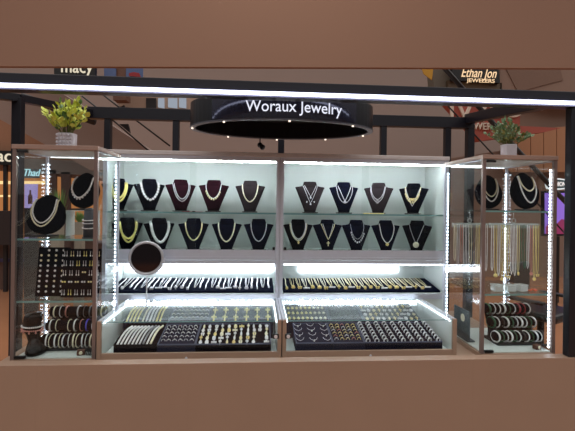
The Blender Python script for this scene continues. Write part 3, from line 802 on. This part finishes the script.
# acrylic boxes on second shelf
for k, (px, lab) in enumerate(((497, 'clear acrylic box nearest the post on right tower shelf'), (509, 'middle clear acrylic box on right tower shelf'), (521, 'clear acrylic box farthest from the post on right tower shelf'))):
    t = thing('acrylic_box', lab, 'box', (P(px, 292, 2.2).x, 2.2, zr2+.001), .1*k, 'clear acrylic boxes')
    MB().b2(-.026, .026, -.025, .025, 0, .030, .006).build('box_body', ACR, t)
    MB().b2(-.027, .027, -.026, .026, .031, .038, .003).build('lid', ACR, t)
o = MB(); o.tube([(-.03+.06*i/12, .01*sin(i*1.3), .006+.004*sin(i*2)) for i in range(13)], .0045, 6)
tag(o.build('bracelet', mat('coral', (214, 96, 60), .4), None, True, (P(532, 292, 2.2).x, 2.2, zr2+.001)), 'coral orange bracelet lying on the right tower shelf', 'bracelet')
# bangles
xa, xb = P(487, 345, 2.3).x, P(531, 345, 2.3).x
xa = max(xa, TRa+.03)
t, cs, w = tbar(xa, xb, 2.235, ZB+.029, 'three-tier stand of thick bangles at bottom of right tower', .066, .048, .024, None, 0)
cl2 = ['white', 'green', 'silver', 'white', 'green', 'white', 'black', 'white', 'green', 'silver', 'white']
for k in range(3):
    for i in range(11-k):
        mtl = cl2[(i*1+k*4) % 11]
        if k == 2 and i in (6, 7): mtl = 'red'
        loop(t, cs[k], -w+.012+(2*w-.02)*i/(10-k*.9), .0290, .0040, mtl, f"{mtl} bangle on {ROWN[k]} bar of right tower stand, {ORD[i]} from left", 'bangles on the right tower stand', .004, 'beads' if i % 3 else 'band', R(18))
# grey board with white disc
p = P(468, 342, 2.36)
t = thing('earring_card', 'slate grey display card with white disc, right tower floor', 'display board', (TRa+.028, 2.36, ZB+.029), 0)
sl = mat('slate_board', (62, 72, 80), .7)
MB().b2(-.004, .004, -.09, .09, 0, .17, .001).build('card', sl, t)
MB().cyl((-.004, -.02, .12), (-.0065, -.02, .12), .022, seg=24).build('white_disc', cream, t)
MB().b2(-.012, .03, -.095, .095, 0, .008, .001).build('foot_plate', sl, t)

# ================================================================== ROUND MIRROR
mx = P(146.5, 300, 2.53).x; zt_ = ZB+.19+.0005
t = thing('vanity_mirror', 'round tabletop mirror in silver frame on the counter glass', 'mirror', (mx, 2.53, zt_), R(8))
MB().cyl((0, 0, 0), (0, 0, .006), .066, .062, 40).build('base_plate', mat('mirror_base_grey', (96, 98, 106), .3, .3), t)
MB().cyl((0, 0, .006), (0, 0, .17), .0035, seg=10).build('stem', silver, t)
cz = P(146, 258, 2.53).z-zt_; Rm = .100
MB().torus((0, 0, cz), Rm+.002, .0028, 'Y', 48, 6, a0=pi, a1=2*pi).build('yoke', silver, t, True)
h = MB().torus((-.004, -.004, cz), Rm-.006, .0085, 'Y', 56, 10, 1.3).build('mirror_frame', mat('mirror_frame_white', (205, 205, 212), .25, .3), t, True)
mm = bpy.data.materials.new('mirror_silver'); mm.use_nodes = True; q = mm.node_tree.nodes['Principled BSDF']
q.inputs['Metallic'].default_value = 1; q.inputs['Roughness'].default_value = .06; q.inputs['Base Color'].default_value = (.07, .055, .06, 1)
MB().cyl((-.004, .004, cz), (-.004, -.004, cz), Rm-.012, seg=56).build('mirror_face', mm, t)
MB().cyl((-.004, .012, cz), (-.004, .004, cz), Rm-.004, seg=56).build('backing', alu, t)

# ================================================================== FRAME OF BLACK BEAMS + SIGN
def beam(mb, a, b, w=.05, h=.06):
    a, b = Vector(a), Vector(b); d = b-a; q = d.to_track_quat('X', 'Z').to_matrix()
    mb.box((a+b)/2, (d.length, w, h), q, .003); return mb
YFR = 2.0; YR = 3.12
zf = P(288, 90, 1.97).z
BH = .078
fr = thing('canopy_frame', 'black square-tube canopy frame standing over the kiosk', 'frame', (0, YFR, 0))
def L_(p): return Vector(p)-Vector((0, YFR, 0))
xr = P(571.5, 200, YFR).x; xl = -1.72
MB().b2(xl, xr+.02, -.03, .03, zf-BH/2, zf+BH/2, .004).build('front_beam', blk, fr)
MB().b2(xl+.02, xr-.012, -.044, -.030, zf-.029, zf-.014).build('light_strip', LEDB, fr)
MB().b2(xl+.02, xr-.012, -.0345, -.030, zf-.038, zf-.008).build('glow_band', mat('glow_band_grey', (96, 96, 116), .5), fr)  # added band, its lighter grey stands for the strip's glow on the beam
MB().b2(-.75, .85, .030, .033, zf+.008, zf+.018).build('rear_light_strip', emi('led_rear', (220, 226, 255), 3), fr)
MB().b2(xr-.022, xr+.022, -.022, .022, ZFA, zf-BH/2, .003).build('post', blk, fr)
MB().b2(xl, xl+.05, -.022, .022, ZFA, zf-BH/2, .003).build('post', blk, fr)
# rear
zr = P(300, 118.5, YR).z
xrl, xrr = P(108, 150, YR).x, P(469, 150, YR).x
m_ = MB(); m_.b2(P(89, 115, YR).x, xrr+.03, YR-YFR-.03, YR-YFR+.03, zr-.045, zr+.04, .003); m_.build('rear_beam', blk, fr)
for px in (108, 176, 281, 383, 447, 469.5):
    X = P(px, 150, YR).x; w_ = .027 if px > 460 else .023
    MB().b2(X-w_, X+w_, YR-YFR-w_, YR-YFR+w_, 0, zr-.045, .003).build('rear_post', blk, fr)
beam(MB(), L_(P(560, 99, YFR+.03)), L_(P(468, 119, YR)), .06, .07).build('side_beam', blk, fr)
ptop = P(18, 98, 2.52)
beam(beam(MB(), L_((xl+.03, YFR+.03, zf)), L_(ptop), .05, .045), L_(ptop), L_(P(92, 113, YR)), .05, .045).build('side_beam', blk, fr)
pq = P(18, 140, 2.52)
MB().b2(pq.x-.026, pq.x+.026, .52-.025, .52+.025, 0, ptop.z, .003).build('middle_post', blk, fr)

# sign drum
sc_ = P(283, 118, 2.45); SX = P(282.5, 120, 2.45).x; SA, SB = .535, .335; SY = 2.45
sb = P(285, 119, SY-SB).z; SH = .135
t = thing('drum_sign', 'hanging glossy black oval drum sign lettered Woraux Jewelry', 'sign', (SX, SY, sb))
def oval(a, b, z, n=72): return [Vector((a*cos(2*pi*k/n), b*sin(2*pi*k/n), z)) for k in range(n)]
gb = mat('gloss_sign_black', (14, 15, 24), .3, .1, coat=.1)
MB().rings([oval(SA, SB, 0), oval(SA, SB, SH), oval(SA-.022, SB-.022, SH), oval(SA-.022, SB-.022, 0)], closed=True).build('drum_wall', gb, t, False)
MB().rings([oval(SA-.022, SB-.022, SH-.03), oval(SA-.022, SB-.022, SH-.018)]).build('top_disc', mat('dark_navy_disc', (14, 16, 28), .6), t)
MB().rings([oval(SA+.002, SB+.002, -.004), oval(SA+.002, SB+.002, .004), oval(SA-.028, SB-.028, .004), oval(SA-.028, SB-.028, -.004)], closed=True).build('bottom_rim', mat('rim_grey', (92, 94, 104), .35, .4), t)
# curved face plate
n = 40; a0, a1 = -pi/2-R(46), -pi/2+R(46)
def fp(a, o, z): return Vector(((SA+o)*cos(a), (SB+o)*sin(a), z))
MB().rings([[fp(a0+(a1-a0)*k/n, .004, .006), fp(a0+(a1-a0)*k/n, .004, SH-.002), fp(a0+(a1-a0)*k/n, .0005, SH-.002), fp(a0+(a1-a0)*k/n, .0005, .006)] for k in range(n+1)]).build('face_plate', mat('face_plate_grey', (46, 48, 64), .12, .3, coat=.8), t)
TZ = P(288, 111.7, SY-SB).z-sb
def bend(v):
    X = v.x+.045; k = max(-1, min(1, X/(SA+.006)))
    return Vector((X, -(SB+.006)*math.sqrt(1-k*k)-v.z, v.y+TZ))
text('lettering', 'Woraux Jewelry', .083, emi('sign_white', (238, 240, 255), 1.0), t, None, .002, bend=bend, fit=.505)
bulb = emi('pin_light', (255, 235, 215), 1.6)
for ang in (-128, -88, -45, 187, 130, 92, 55, 15):
    a = R(ang); MB().cyl(((SA-.012)*cos(a), (SB-.012)*sin(a), -.004), ((SA-.012)*cos(a), (SB-.012)*sin(a), -.011), .006, seg=10).build('pin_light', bulb, t)
for sx in (-.25, .25): MB().b2(sx-.012, sx+.012, -SB-.115, -SB+.02, SH+.0, SH+.018).build('hanger_bracket', blk, t)
spx = P(261, 145, 2.75)
t2 = thing('spot_lamp', 'small black spot lamp under the drum sign', 'lamp', (SX, SY, sb)); o_ = P(260, 145, 2.74)-Vector((SX, SY, sb))
MB().sph(o_, .018, (1, 1, 1), 12, 8).cyl(o_, o_+Vector((.02, -.02, -.02)), .014, .018, 12).build('lamp_head', blkpl, t2, True)
MB().cyl(o_, (o_.x, .3, 0.0), .004, seg=8).build('bracket', blkpl, t2)

# ================================================================== PLANTS
def potted(x, Y, z, pw, ph, rad, hgt, mats, label, leafl, round_, cx_=0, nstem=34, per=7, seed=1):
    rnd = random.Random(seed)
    t = thing('potted_plant', label, 'plant', (x, Y, z), 0, 'potted plants on the towers')
    mb = MB()
    mb.rings([[Vector((r*cos(a)/max(abs(cos(a)), abs(sin(a)))**.4*.9, r*sin(a)/max(abs(cos(a)), abs(sin(a)))**.4*.9, zz)) for a in [2*pi*k/32 for k in range(32)]] for r, zz in ((pw*.9, 0), (pw*.96, ph*.1), (pw, ph*.9), (pw, ph), (pw*.85, ph), (pw*.82, ph*.82))])
    for i in range(5):
        for j in range(0 if round_ else 4):
            mb.sph((-pw*.72+pw*1.44*i/4, -pw*.9, ph*(.14+.24*j)), .008, (1, .25, 1), 6, 4)
    mb.build('pot', mat('white_ceramic', (214, 212, 222), .55), t, True)
    st = MB(); lf = [MB() for _ in mats]
    for s in range(nstem):
        th = rnd.uniform(0, 2*pi); sp = rnd.random()**.6
        tip = Vector((cos(th)*rad*sp+cx_, sin(th)*rad*.7*sp, ph*.8+hgt*(1-.45*sp*sp)*rnd.uniform(.55, 1)))
        base = Vector((cos(th)*pw*.5*sp, sin(th)*pw*.5*sp, ph*.78)); mid = (base+tip)/2+Vector((0, 0, hgt*.10))
        pts = [base.lerp(mid, k/4).lerp(mid.lerp(tip, k/4), k/4) for k in range(5)]
        st.tube(pts, .0014, 4)
        for j in range(per):
            u = .3+.7*(j+1)/per; i = min(3, int(u*4)); p_ = pts[i].lerp(pts[i+1], u*4-i)
            d = (pts[i+1]-pts[i]).normalized()
            az = rnd.uniform(0, 2*pi); side = Vector((cos(az), sin(az), rnd.uniform(.1, .9))).normalized()
            dr = (d*.6+side).normalized() if u < .97 else (d+side*.3).normalized()
            Ln = leafl*rnd.uniform(.7, 1.2); wd = Ln*(.42 if round_ else .30)
            nn = dr.cross(Vector((rnd.uniform(-1, 1), rnd.uniform(-1, 1), 1))).normalized(); upv = dr.cross(nn)
            k = rnd.choices(range(len(mats)), weights=[.6, .4][:len(mats)])[0] if u < .75 else (0 if rnd.random() < .85 else 1)
            b = lf[k].b
            o = [p_, p_+dr*Ln*.35+nn*wd, p_+dr*Ln*.7+nn*wd*.85, p_+dr*Ln, p_+dr*Ln*.7-nn*wd*.85, p_+dr*Ln*.35-nn*wd]
            c = b.verts.new(p_+dr*Ln*.55-upv*Ln*.10); V = [b.verts.new(q) for q in o]
            for a_ in range(6): b.faces.new((V[a_], V[(a_+1) % 6], c))
    st.build('stems', mat('stem_green', (96, 108, 52), .6), t)
    for k, mb in enumerate(lf): mb.build('leaves', mats[k], t)
    return t
lgA = mat('lime_leaf', (212, 226, 104), .5, var=.25, scale=40); lgB = mat('green_leaf', (88, 124, 74), .5, var=.3, scale=40)
euA = mat('eucalyptus_leaf', (128, 158, 124), .55, var=.3, scale=40); euB = mat('olive_leaf', (150, 152, 88), .55, var=.25, scale=40)
px = P(67.5, 147, 2.25)
potted(px.x, 2.25, 1.869, .047, .078, .140, .190, [lgA, lgB], 'lime-yellow leafed plant in white pot on left tower', .040, False, .016, 40, 7, 3)
px = P(508.5, 157, 2.28)
potted(px.x, 2.28, 1.869, .042, .080, .130, .170, [euA, euB], 'grey-green eucalyptus plant in white pot on right tower', .024, True, 0, 40, 9, 8)

# ================================================================== MALL AROUND
fl = mat('polished_floor', (160, 112, 82), .18, var=.12, scale=2)
struct(MB().b2(-14, 14, -6, 16, -.1, 0).build('floor', fl))
mauve = mat('mauve_plaster', (155, 136, 127), .8, var=.03, scale=1)
brownw = mat('brown_plaster', (138, 113, 99), .8, var=.03, scale=1)
tanw = mat('tan_panel', (168, 120, 86), .6, var=.05, scale=2)
struct(MB().b2(-14, 14, 12, 12.3, 0, 9).build('wall_back', mauve))
YS = 9.0
def q4(name, pts, Y, m, th=.15, parent=None):
    """board with outline pts standing on plane Y, thickness th behind it"""
    mb = MB(); mb.prism([P(x, y, Y) for x, y in pts], (0, th, 0)); return mb.build(name, m, parent)
# dropped bulkhead above
zs = P(288, 67, 5.0).z
mb = MB(); mb.prism([P(-80, 66, 5.0), P(660, 68.5, 5.0), P(660, -140, 5.0), P(-80, -140, 5.0)], (0, .06, 0))
struct(mb.build('ceiling_bulkhead', mat('bulkhead_brown', (143, 109, 90), .8, var=.02, scale=1)))
# right: brown wall panels and tan storefront
struct(q4('wall_right', [(515, 108), (640, 96), (640, 420), (440, 420), (440, 160), (505, 150)], YS, brownw, .2))
struct(q4('trim_1', [(500, 62), (640, 62), (640, 100), (565, 108), (500, 92)], YS-.3, brownw, .1))
struct(q4('trim_2', [(505, 66), (560, 66), (563, 80), (518, 92)], YS-.32, mat('coffer_brown', (124, 98, 84), .8), .02))
t = thing('timber_cladding', 'tan timber panel wall behind eucalyptus plant', 'cladding', P(540, 150, YS-.2))
for i in range(7):
    x = 505+i*13; o = q4('plank', [(x, 132-i*1.2), (x+12.3, 131-i*1.2), (x+12.3, 172), (x, 172)], YS-.25, tanw, .06); o.parent = t; o.location = -Vector(t.location)
# red flower store fascia
t = thing('shop_fascia', 'red shop fascia sign with white serif lettering', 'sign', (0, 8.0, 0))
o = q4('fascia_board', [(446.5, 104), (520, 104), (520, 126), (562, 128), (545, 132), (480, 141)], 8.0, mat('brick_red_panel', (168, 84, 70), .6), .2, t); o.location = (0, -8, 0)
Wt = mat('sign_cream', (228, 216, 200), .5)
text('lettering', 'IVY', .62, Wt, t, Matrix.Translation((0, -8.0, 0)) @ upright(P(470, 121, 7.98)), .02)
text('lettering', 'LU', .62, Wt, t, Matrix.Translation((0, -8.0, 0)) @ upright(P(506, 117, 7.98)), .02)
text('lettering', 'WER LOVE', .20, Wt, t, Matrix.Translation((0, -8.0, 0)) @ upright(P(494, 130, 7.98)), .02, fit=.85)
q4('edge_trim', [(500, 109), (544, 108), (544, 110), (500, 112)], 7.9, Wt, .05, t).location = (0, -8, 0)
# jeweller sign
t = thing('jeweler_sign', 'black shop sign with glowing gold script lettering', 'sign', (0, 8.6, 0))
o = q4('sign_board', [(452, 60), (498, 60), (500, 83), (452, 80)], 8.6, blkpl, .1, t); o.location = (0, -8.6, 0)
gs = emi('gold_sign_glow', (255, 216, 170), 1.1)
text('script_lettering', 'Ethan Jon', .29, gs, t, Matrix.Translation((0, -8.6, 0)) @ upright(P(478.5, 77.3, 8.58)), .005, shear=.35, fit=.78)
text('lettering', 'JEWELERS', .115, gs, t, Matrix.Translation((0, -8.6, 0)) @ upright(P(481, 82.4, 8.58)), .005, fit=.62)
o = q4('lower_panel', [(448, 80), (502, 83), (502, 98), (448, 98)], 8.7, mat('shop_bronze', (92, 76, 58), .4, .3), .1, t); o.location = (0, -8.6, 0)
# yellow banner
o = q4('hanging_banner', [(419, 62), (434, 62), (432, 80), (424, 74)], 8.2, mat('banner_yellow', (196, 148, 50), .7), .02)
tag(o, 'small yellow banner hanging left of gold script sign', 'banner')
o = q4('shop_column', [(432, 60), (452, 60), (452, 92), (434, 92)], 8.8, mat('shop_olive', (96, 88, 76), .6), .3)
tag(o, 'olive grey shop column left of the black sign', 'column')
# oval sign and purple screen
t = thing('oval_sign', 'oval shop sign with white border and white letters', 'sign', (0, 6.5, 0))
c = P(557, 184, 6.5)-Vector((0, 6.5, 0))
def ov(a, b, dy): return [c+Vector((a*cos(2*pi*k/40)/max(abs(cos(2*pi*k/40)), abs(sin(2*pi*k/40)))**.5, dy, b*sin(2*pi*k/40)/max(abs(cos(2*pi*k/40)), abs(sin(2*pi*k/40)))**.5)) for k in range(40)]
MB().rings([ov(.175, .095, 0), ov(.175, .095, .05)]).build('white_border', emi('sign_border', (235, 240, 240), .9), t)
MB().rings([ov(.152, .072, -.01), ov(.152, .072, 0)]).build('sign_face', mat('sign_teal', (74, 100, 108), .4), t)
text('lettering', 'FASHION', .105, emi('sign_letters', (255, 245, 240), 1.0), t, Matrix.Translation((c.x, -.014, c.z-.036)) @ Matrix.Rotation(pi/2, 4, 'X'), .003, fit=.27)
t = thing('video_screen', 'glowing violet advertising screen with red rocks picture', 'screen', (0, 6.6, 0))
q4('bezel', [(544, 191), (592, 191), (592, 236), (544, 236)], 6.6, blkpl, .08, t).location = (0, -6.6, 0)
MB().box(P(555, 236, 6.64)*.5-Vector((-P(555, 236, 6.64).x*.5, 6.64*.5-.0, 0))*1+Vector((0,.0,0)), (.06, .06, P(555, 236, 6.64).z)).build('stand_post', blkpl, t)
q4('display', [(545.5, 193), (590, 193), (590, 234), (545.5, 234)], 6.58, emi('violet_screen', (150, 112, 214), .9), .02, t).location = (0, -6.6, 0)
q4('rock_image', [(546, 227), (552, 221), (557, 224), (562, 219), (570, 222), (579, 226), (579, 234), (546, 234)], 6.57, emi('screen_rocks', (150, 60, 96), .8), .01, t).location = (0, -6.6, 0)
# escalator right: dark rail lines
rail = mat('dark_rail', (34, 30, 32), .4)
t = thing('escalator', 'escalator with black handrail descending behind right tower', 'escalator', (0, 5.6, 0))
def Lp(x, y, Y, Y0): return P(x, y, Y)-Vector((0, Y0, 0))
MB().tube([Lp(441, 64, 5.6, 5.6), Lp(499, 130, 5.6, 5.6), Lp(556, 192, 5.6, 5.6), Lp(640, 280, 5.6, 5.6)], .035, 8).build('handrail', rail, t, True)
MB().tube([Lp(448, 106, 5.8, 5.6), Lp(462, 121, 5.8, 5.6), Lp(500, 162, 5.8, 5.6), Lp(580, 250, 5.8, 5.6)], .012, 6).build('lower_rail', rail, t, True)
t = thing('escalator', 'escalator with thin rails descending behind left tower and lime plant', 'escalator', (0, 6.4, 0))
q4('skirt', [(-20, 92), (60, 92), (150, 150), (150, 170), (90, 170), (-20, 108)], 6.6, mauve, .5, t).location = (0, -6.4, 0)
MB().tube([Lp(22, 96, 6.2, 6.4), Lp(52, 107, 6.2, 6.4), Lp(95, 122, 6.2, 6.4)], .05, 8).build('handrail', rail, t, True)
MB().tube([Lp(82, 96, 6.3, 6.4), Lp(115, 122, 6.3, 6.4), Lp(150, 152, 6.3, 6.4)], .012, 6).build('lower_rail', rail, t, True)
MB().tube([Lp(102, 94, 6.3, 6.4), Lp(120, 108, 6.3, 6.4), Lp(170, 146, 6.3, 6.4)], .012, 6).build('middle_rail', rail, t, True)
q4('rail_bracket', [(118, 108), (124, 105), (126, 111)], 6.25, rail, .05, t).location = (0, -6.4, 0)
q4('rail_bracket', [(119, 124), (128, 124), (130, 133)], 6.25, rail, .05, t).location = (0, -6.4, 0)
# pharmacy sign, posters at top left
t = thing('shop_sign', 'black shop sign with large cream letters acy', 'sign', (0, 8.5, 0))
q4('sign_board', [(54, 58), (95, 58), (95, 78), (54, 74)], 8.5, blkpl, .1, t).location = (0, -8.5, 0)
cl_ = emi('cream_sign_letters', (245, 232, 205), .85)
text('lettering', 'macy', .37, cl_, t, Matrix.Translation((0, -8.5, 0)) @ upright(P(76.5, 72.6, 8.48)), .01, fit=.60)
o = q4('wall_poster', [(104, 62), (116, 62), (116, 79), (104, 79)], 8.9, mat('poster_blue', (84, 104, 148), .6), .02)
tag(o, 'blue poster left of brown pillar above the light beam', 'poster')
o = q4('wall_poster', [(126, 62), (143, 62), (143, 80), (126, 80)], 8.9, MAT['poster_blue'], .02)
tag(o, 'blue poster with red shapes right of brown pillar', 'poster')
q = q4('red_shapes', [(129, 73), (134, 72), (139, 73), (141, 77), (129, 76)], 8.88, redb, .01, o)
o = q4('pillar', [(113, 60), (126, 60), (126, 100), (113, 100)], 8.95, mat('pillar_brown', (112, 80, 66), .7), .3); struct(o)
# upper gallery between the two beams
t = thing('shop_facade', 'pale lit upstairs shopfront seen between the black beams', 'shopfront', (0, 9.5, 0))
q4('lit_wall', [(118, 96), (200, 96), (200, 116), (118, 111)], 9.5, mat('shop_beige', (176, 150, 132), .6), .2, t).location = (0, -9.5, 0)
q4('doorway', [(146, 98), (156, 98), (156, 108), (146, 108)], 9.45, rail, .05, t).location = (0, -9.5, 0)
for a, b_ in ((158, 164), (168, 177), (179, 186)):
    q4('window', [(a, 98), (b_, 98), (b_, 108), (a, 107)], 9.45, emi('cool_window', (190, 200, 214), .6), .05, t).location = (0, -9.5, 0)
q4('balcony_edge', [(118, 106), (145, 109), (200, 113), (200, 117), (118, 112)], 9.3, brownw, .05, t).location = (0, -9.5, 0)
# left storefront seen through the left tower and beside it
YW = 7.5
t = thing('pharmacy_facade', 'warm orange-lit shop interior behind the left tower', 'shopfront', (0, YW, 0))
def Q(name, pts, m, dy=0, th=.05):
    o = q4(name, pts, YW+dy, m, th, t); o.location = (0, -YW, 0); return o
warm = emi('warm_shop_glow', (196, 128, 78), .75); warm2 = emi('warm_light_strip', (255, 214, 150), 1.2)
Q('back_wall', [(-60, 160), (112, 160), (112, 310), (-60, 310)], warm, .5)
Q('upper_wall', [(-60, 112), (22, 122), (64, 150), (112, 164), (112, 182), (-60, 165)], mat('shop_upper_tan', (156, 112, 84), .7), .1)
Q('sign_band', [(-60, 149), (16, 151), (16, 165), (-60, 164)], blkpl, -.05)
Q('fascia_band', [(14, 158), (112, 162), (112, 176), (14, 172)], mat('shop_fascia_grey', (126, 122, 120), .6), 0)
Q('light_strip', [(-30, 181), (46, 181), (46, 184), (-30, 184)], warm2, .3)
Q('light_strip', [(-30, 195), (10, 195), (10, 197), (-30, 197)], warm2, .3)
Q('door_frame', [(3, 164), (6.5, 164), (6.5, 300), (3, 300)], rail, 0)
Q('door_frame', [(50, 170), (56, 170), (56, 300), (50, 300)], mat('shop_frame_brown', (82, 56, 48), .6), 0)
Q('door_frame', [(61, 172), (70, 172), (70, 300), (61, 300)], MAT['shop_frame_brown'], 0)
Q('counter_unit', [(-40, 211), (12, 211), (12, 245), (-40, 245)], mat('shop_counter_dark', (40, 27, 26), .6), -.3, .3)
Q('low_wall', [(-60, 245), (112, 240), (112, 303), (-60, 318)], mat('shop_low_brown', (92, 66, 56), .6), .2)
Q('counter_stripe', [(-40, 259), (45, 259), (45, 262), (-40, 262)], mat('violet_stripe', (70, 60, 96), .5), .1)
text('lettering', 'ac', .30, cl_, t, Matrix.Translation((0, -YW, 0)) @ upright(P(4.0, 161.5, YW-.07)), .01)
ne = thing('neon_sign', 'small cyan neon sign seen through left tower glass', 'sign', (0, 7.2, 0))
text('tube_lettering', 'Thad', .17, emi('cyan_neon', (176, 222, 232), 1.1), ne, Matrix.Translation((0, -7.2, 0)) @ upright(P(31, 176, 7.2)), .01, shear=.3, fit=.26)
q4('backing_panel', [(23, 169), (39, 169), (39, 178), (23, 178)], 7.25, mat('neon_backing', (88, 96, 102), .5), .03, ne).location = (0, -7.2, 0)
po = thing('poster_stand', 'violet poster with bottle picture behind left tower', 'poster', (0, 6.0, 0))
q4('poster_sheet', [(24.5, 184), (37, 184), (36, 208), (24.5, 208)], 6.0, emi('violet_poster_glow', (176, 160, 222), .8), .03, po).location = (0, -6, 0)
q4('bottle_picture', [(28, 204), (28, 196), (29.4, 194), (29.4, 190), (30.8, 190), (30.8, 194), (32.2, 196), (32.2, 204)], 5.98, mat('bottle_brown', (84, 46, 50), .5), .01, po).location = (0, -6, 0)
q4('poster_leg', [(24, 208), (37, 208), (37, 322), (24, 322)], 6.02, rail, .05, po).location = (0, -6, 0)
# planter behind the tower
def planter(px, pyb, pyt, Y, wpx, lab, hpx, seed):
    rnd = random.Random(seed); base = P(px, pyb, Y); sc = Y/F; w = wpx*sc/2; hp = P(px, pyt, Y).z
    t = thing('planter', lab, 'planter', (base.x, Y, 0))
    MB().prism([(-w*.8, -w*.8, 0), (w*.8, -w*.8, 0), (w*.8, w*.8, 0), (-w*.8, w*.8, 0)], (0, 0, hp)).build('pot', mat('planter_stone', (150, 142, 130), .7), t)
    mb = MB()
    for i in range(90):
        a = rnd.uniform(0, 2*pi); r = rnd.random(); d = Vector((cos(a)*r*w*1.6, sin(a)*r*w, hpx*sc*rnd.uniform(.6, 1.05))); b0 = Vector((cos(a)*w*.4, sin(a)*w*.4, hp))
        s_ = Vector((-sin(a), cos(a), 0))*w*.10; b = mb.b
        V = [b.verts.new(q) for q in (b0-s_, b0+s_, b0+d*.6+s_*.9, b0+d, b0+d*.6-s_*.9)]; b.faces.new(V)
    mb.build('leaves', mat('planter_leaf', (92, 132, 62), .6, var=.3), t)
planter(57, 275, 223, 4.4, 11, 'stone planter with grassy green plant seen through left tower', 34, 4)
planter(79.5, 256, 222, 4.6, 9, 'smaller stone planter with low green plant behind left tower', 11, 5)
# chair behind the right tower
p = P(548, 340, 3.6)
t = thing('office_chair', 'black office chair parked behind the right tower', 'chair', (P(541, 300, 3.75).x, 3.75, 0), .5)
zc = P(546, 303, 3.75).z
MB().b2(-.24, .24, -.24, .24, zc-.12, zc-.04, .03).build('seat', blkpl, t)
MB().b2(-.21, .21, .2, .26, zc+.02, zc+.36, .03).build('backrest', blkpl, t)
for s in (-1, 1):
    MB().b2(s*.27-.03, s*.27+.03, -.16, .14, zc+.04, zc+.07, .01).b2(s*.27-.012, s*.27+.012, -.02, .03, zc-.08, zc+.04).build('armrest', blkpl, t)
MB().cyl((0, 0, .12), (0, 0, zc-.12), .03).build('gas_column', blkpl, t)
m_ = MB()
for k in range(5): m_.tube([(0, 0, .13), (.28*cos(k*1.2566), .28*sin(k*1.2566), .08)], .02, 6)
m_.build('star_base', blkpl, t)
for k in range(5): MB().cyl((.28*cos(k*1.2566)-.015, .28*sin(k*1.2566), .03), (.28*cos(k*1.2566)+.015, .28*sin(k*1.2566), .03), .03).build('caster', blkpl, t)

# ================================================================== LIGHT
w = bpy.data.worlds.new('world'); bpy.context.scene.world = w; w.use_nodes = True
wn = w.node_tree; bg = wn.nodes['Background']
tc = wn.nodes.new('ShaderNodeTexCoord'); sx_ = wn.nodes.new('ShaderNodeSeparateXYZ'); mr = wn.nodes.new('ShaderNodeMapRange')
mr.interpolation_type = 'SMOOTHSTEP'
mr.inputs['From Min'].default_value = .18; mr.inputs['From Max'].default_value = .5
mr.inputs['To Min'].default_value = .22; mr.inputs['To Max'].default_value = 2.55
wn.links.new(tc.outputs['Generated'], sx_.inputs[0]); wn.links.new(sx_.outputs['Z'], mr.inputs['Value']); wn.links.new(mr.outputs[0], bg.inputs[1])
bg.inputs[0].default_value = (.50, .475, .46, 1)      # a mall: bright ceilings overhead, dim at eye level
def area(name, loc, rot, sx, sy, e, c=(1, 1, 1)):
    l = bpy.data.lights.new(name, 'AREA'); l.shape = 'RECTANGLE'; l.size = sx; l.size_y = sy; l.energy = e; l.color = c
    o = bpy.data.objects.new(name, l); C.objects.link(o); o.location = loc; o.rotation_euler = rot; return o
area('mall_ceiling_lamp', (0, 3.5, 6), (0, 0, 0), 3, 3, 60, (1, .88, .76))
s = bpy.context.scene
s.view_settings.view_transform = 'Standard'; s.view_settings.look = 'None'; s.view_settings.gamma = 1; s.view_settings.exposure = 0
s.cycles.transparent_max_bounces = 48; s.cycles.max_bounces = 8; s.cycles.use_denoising = True
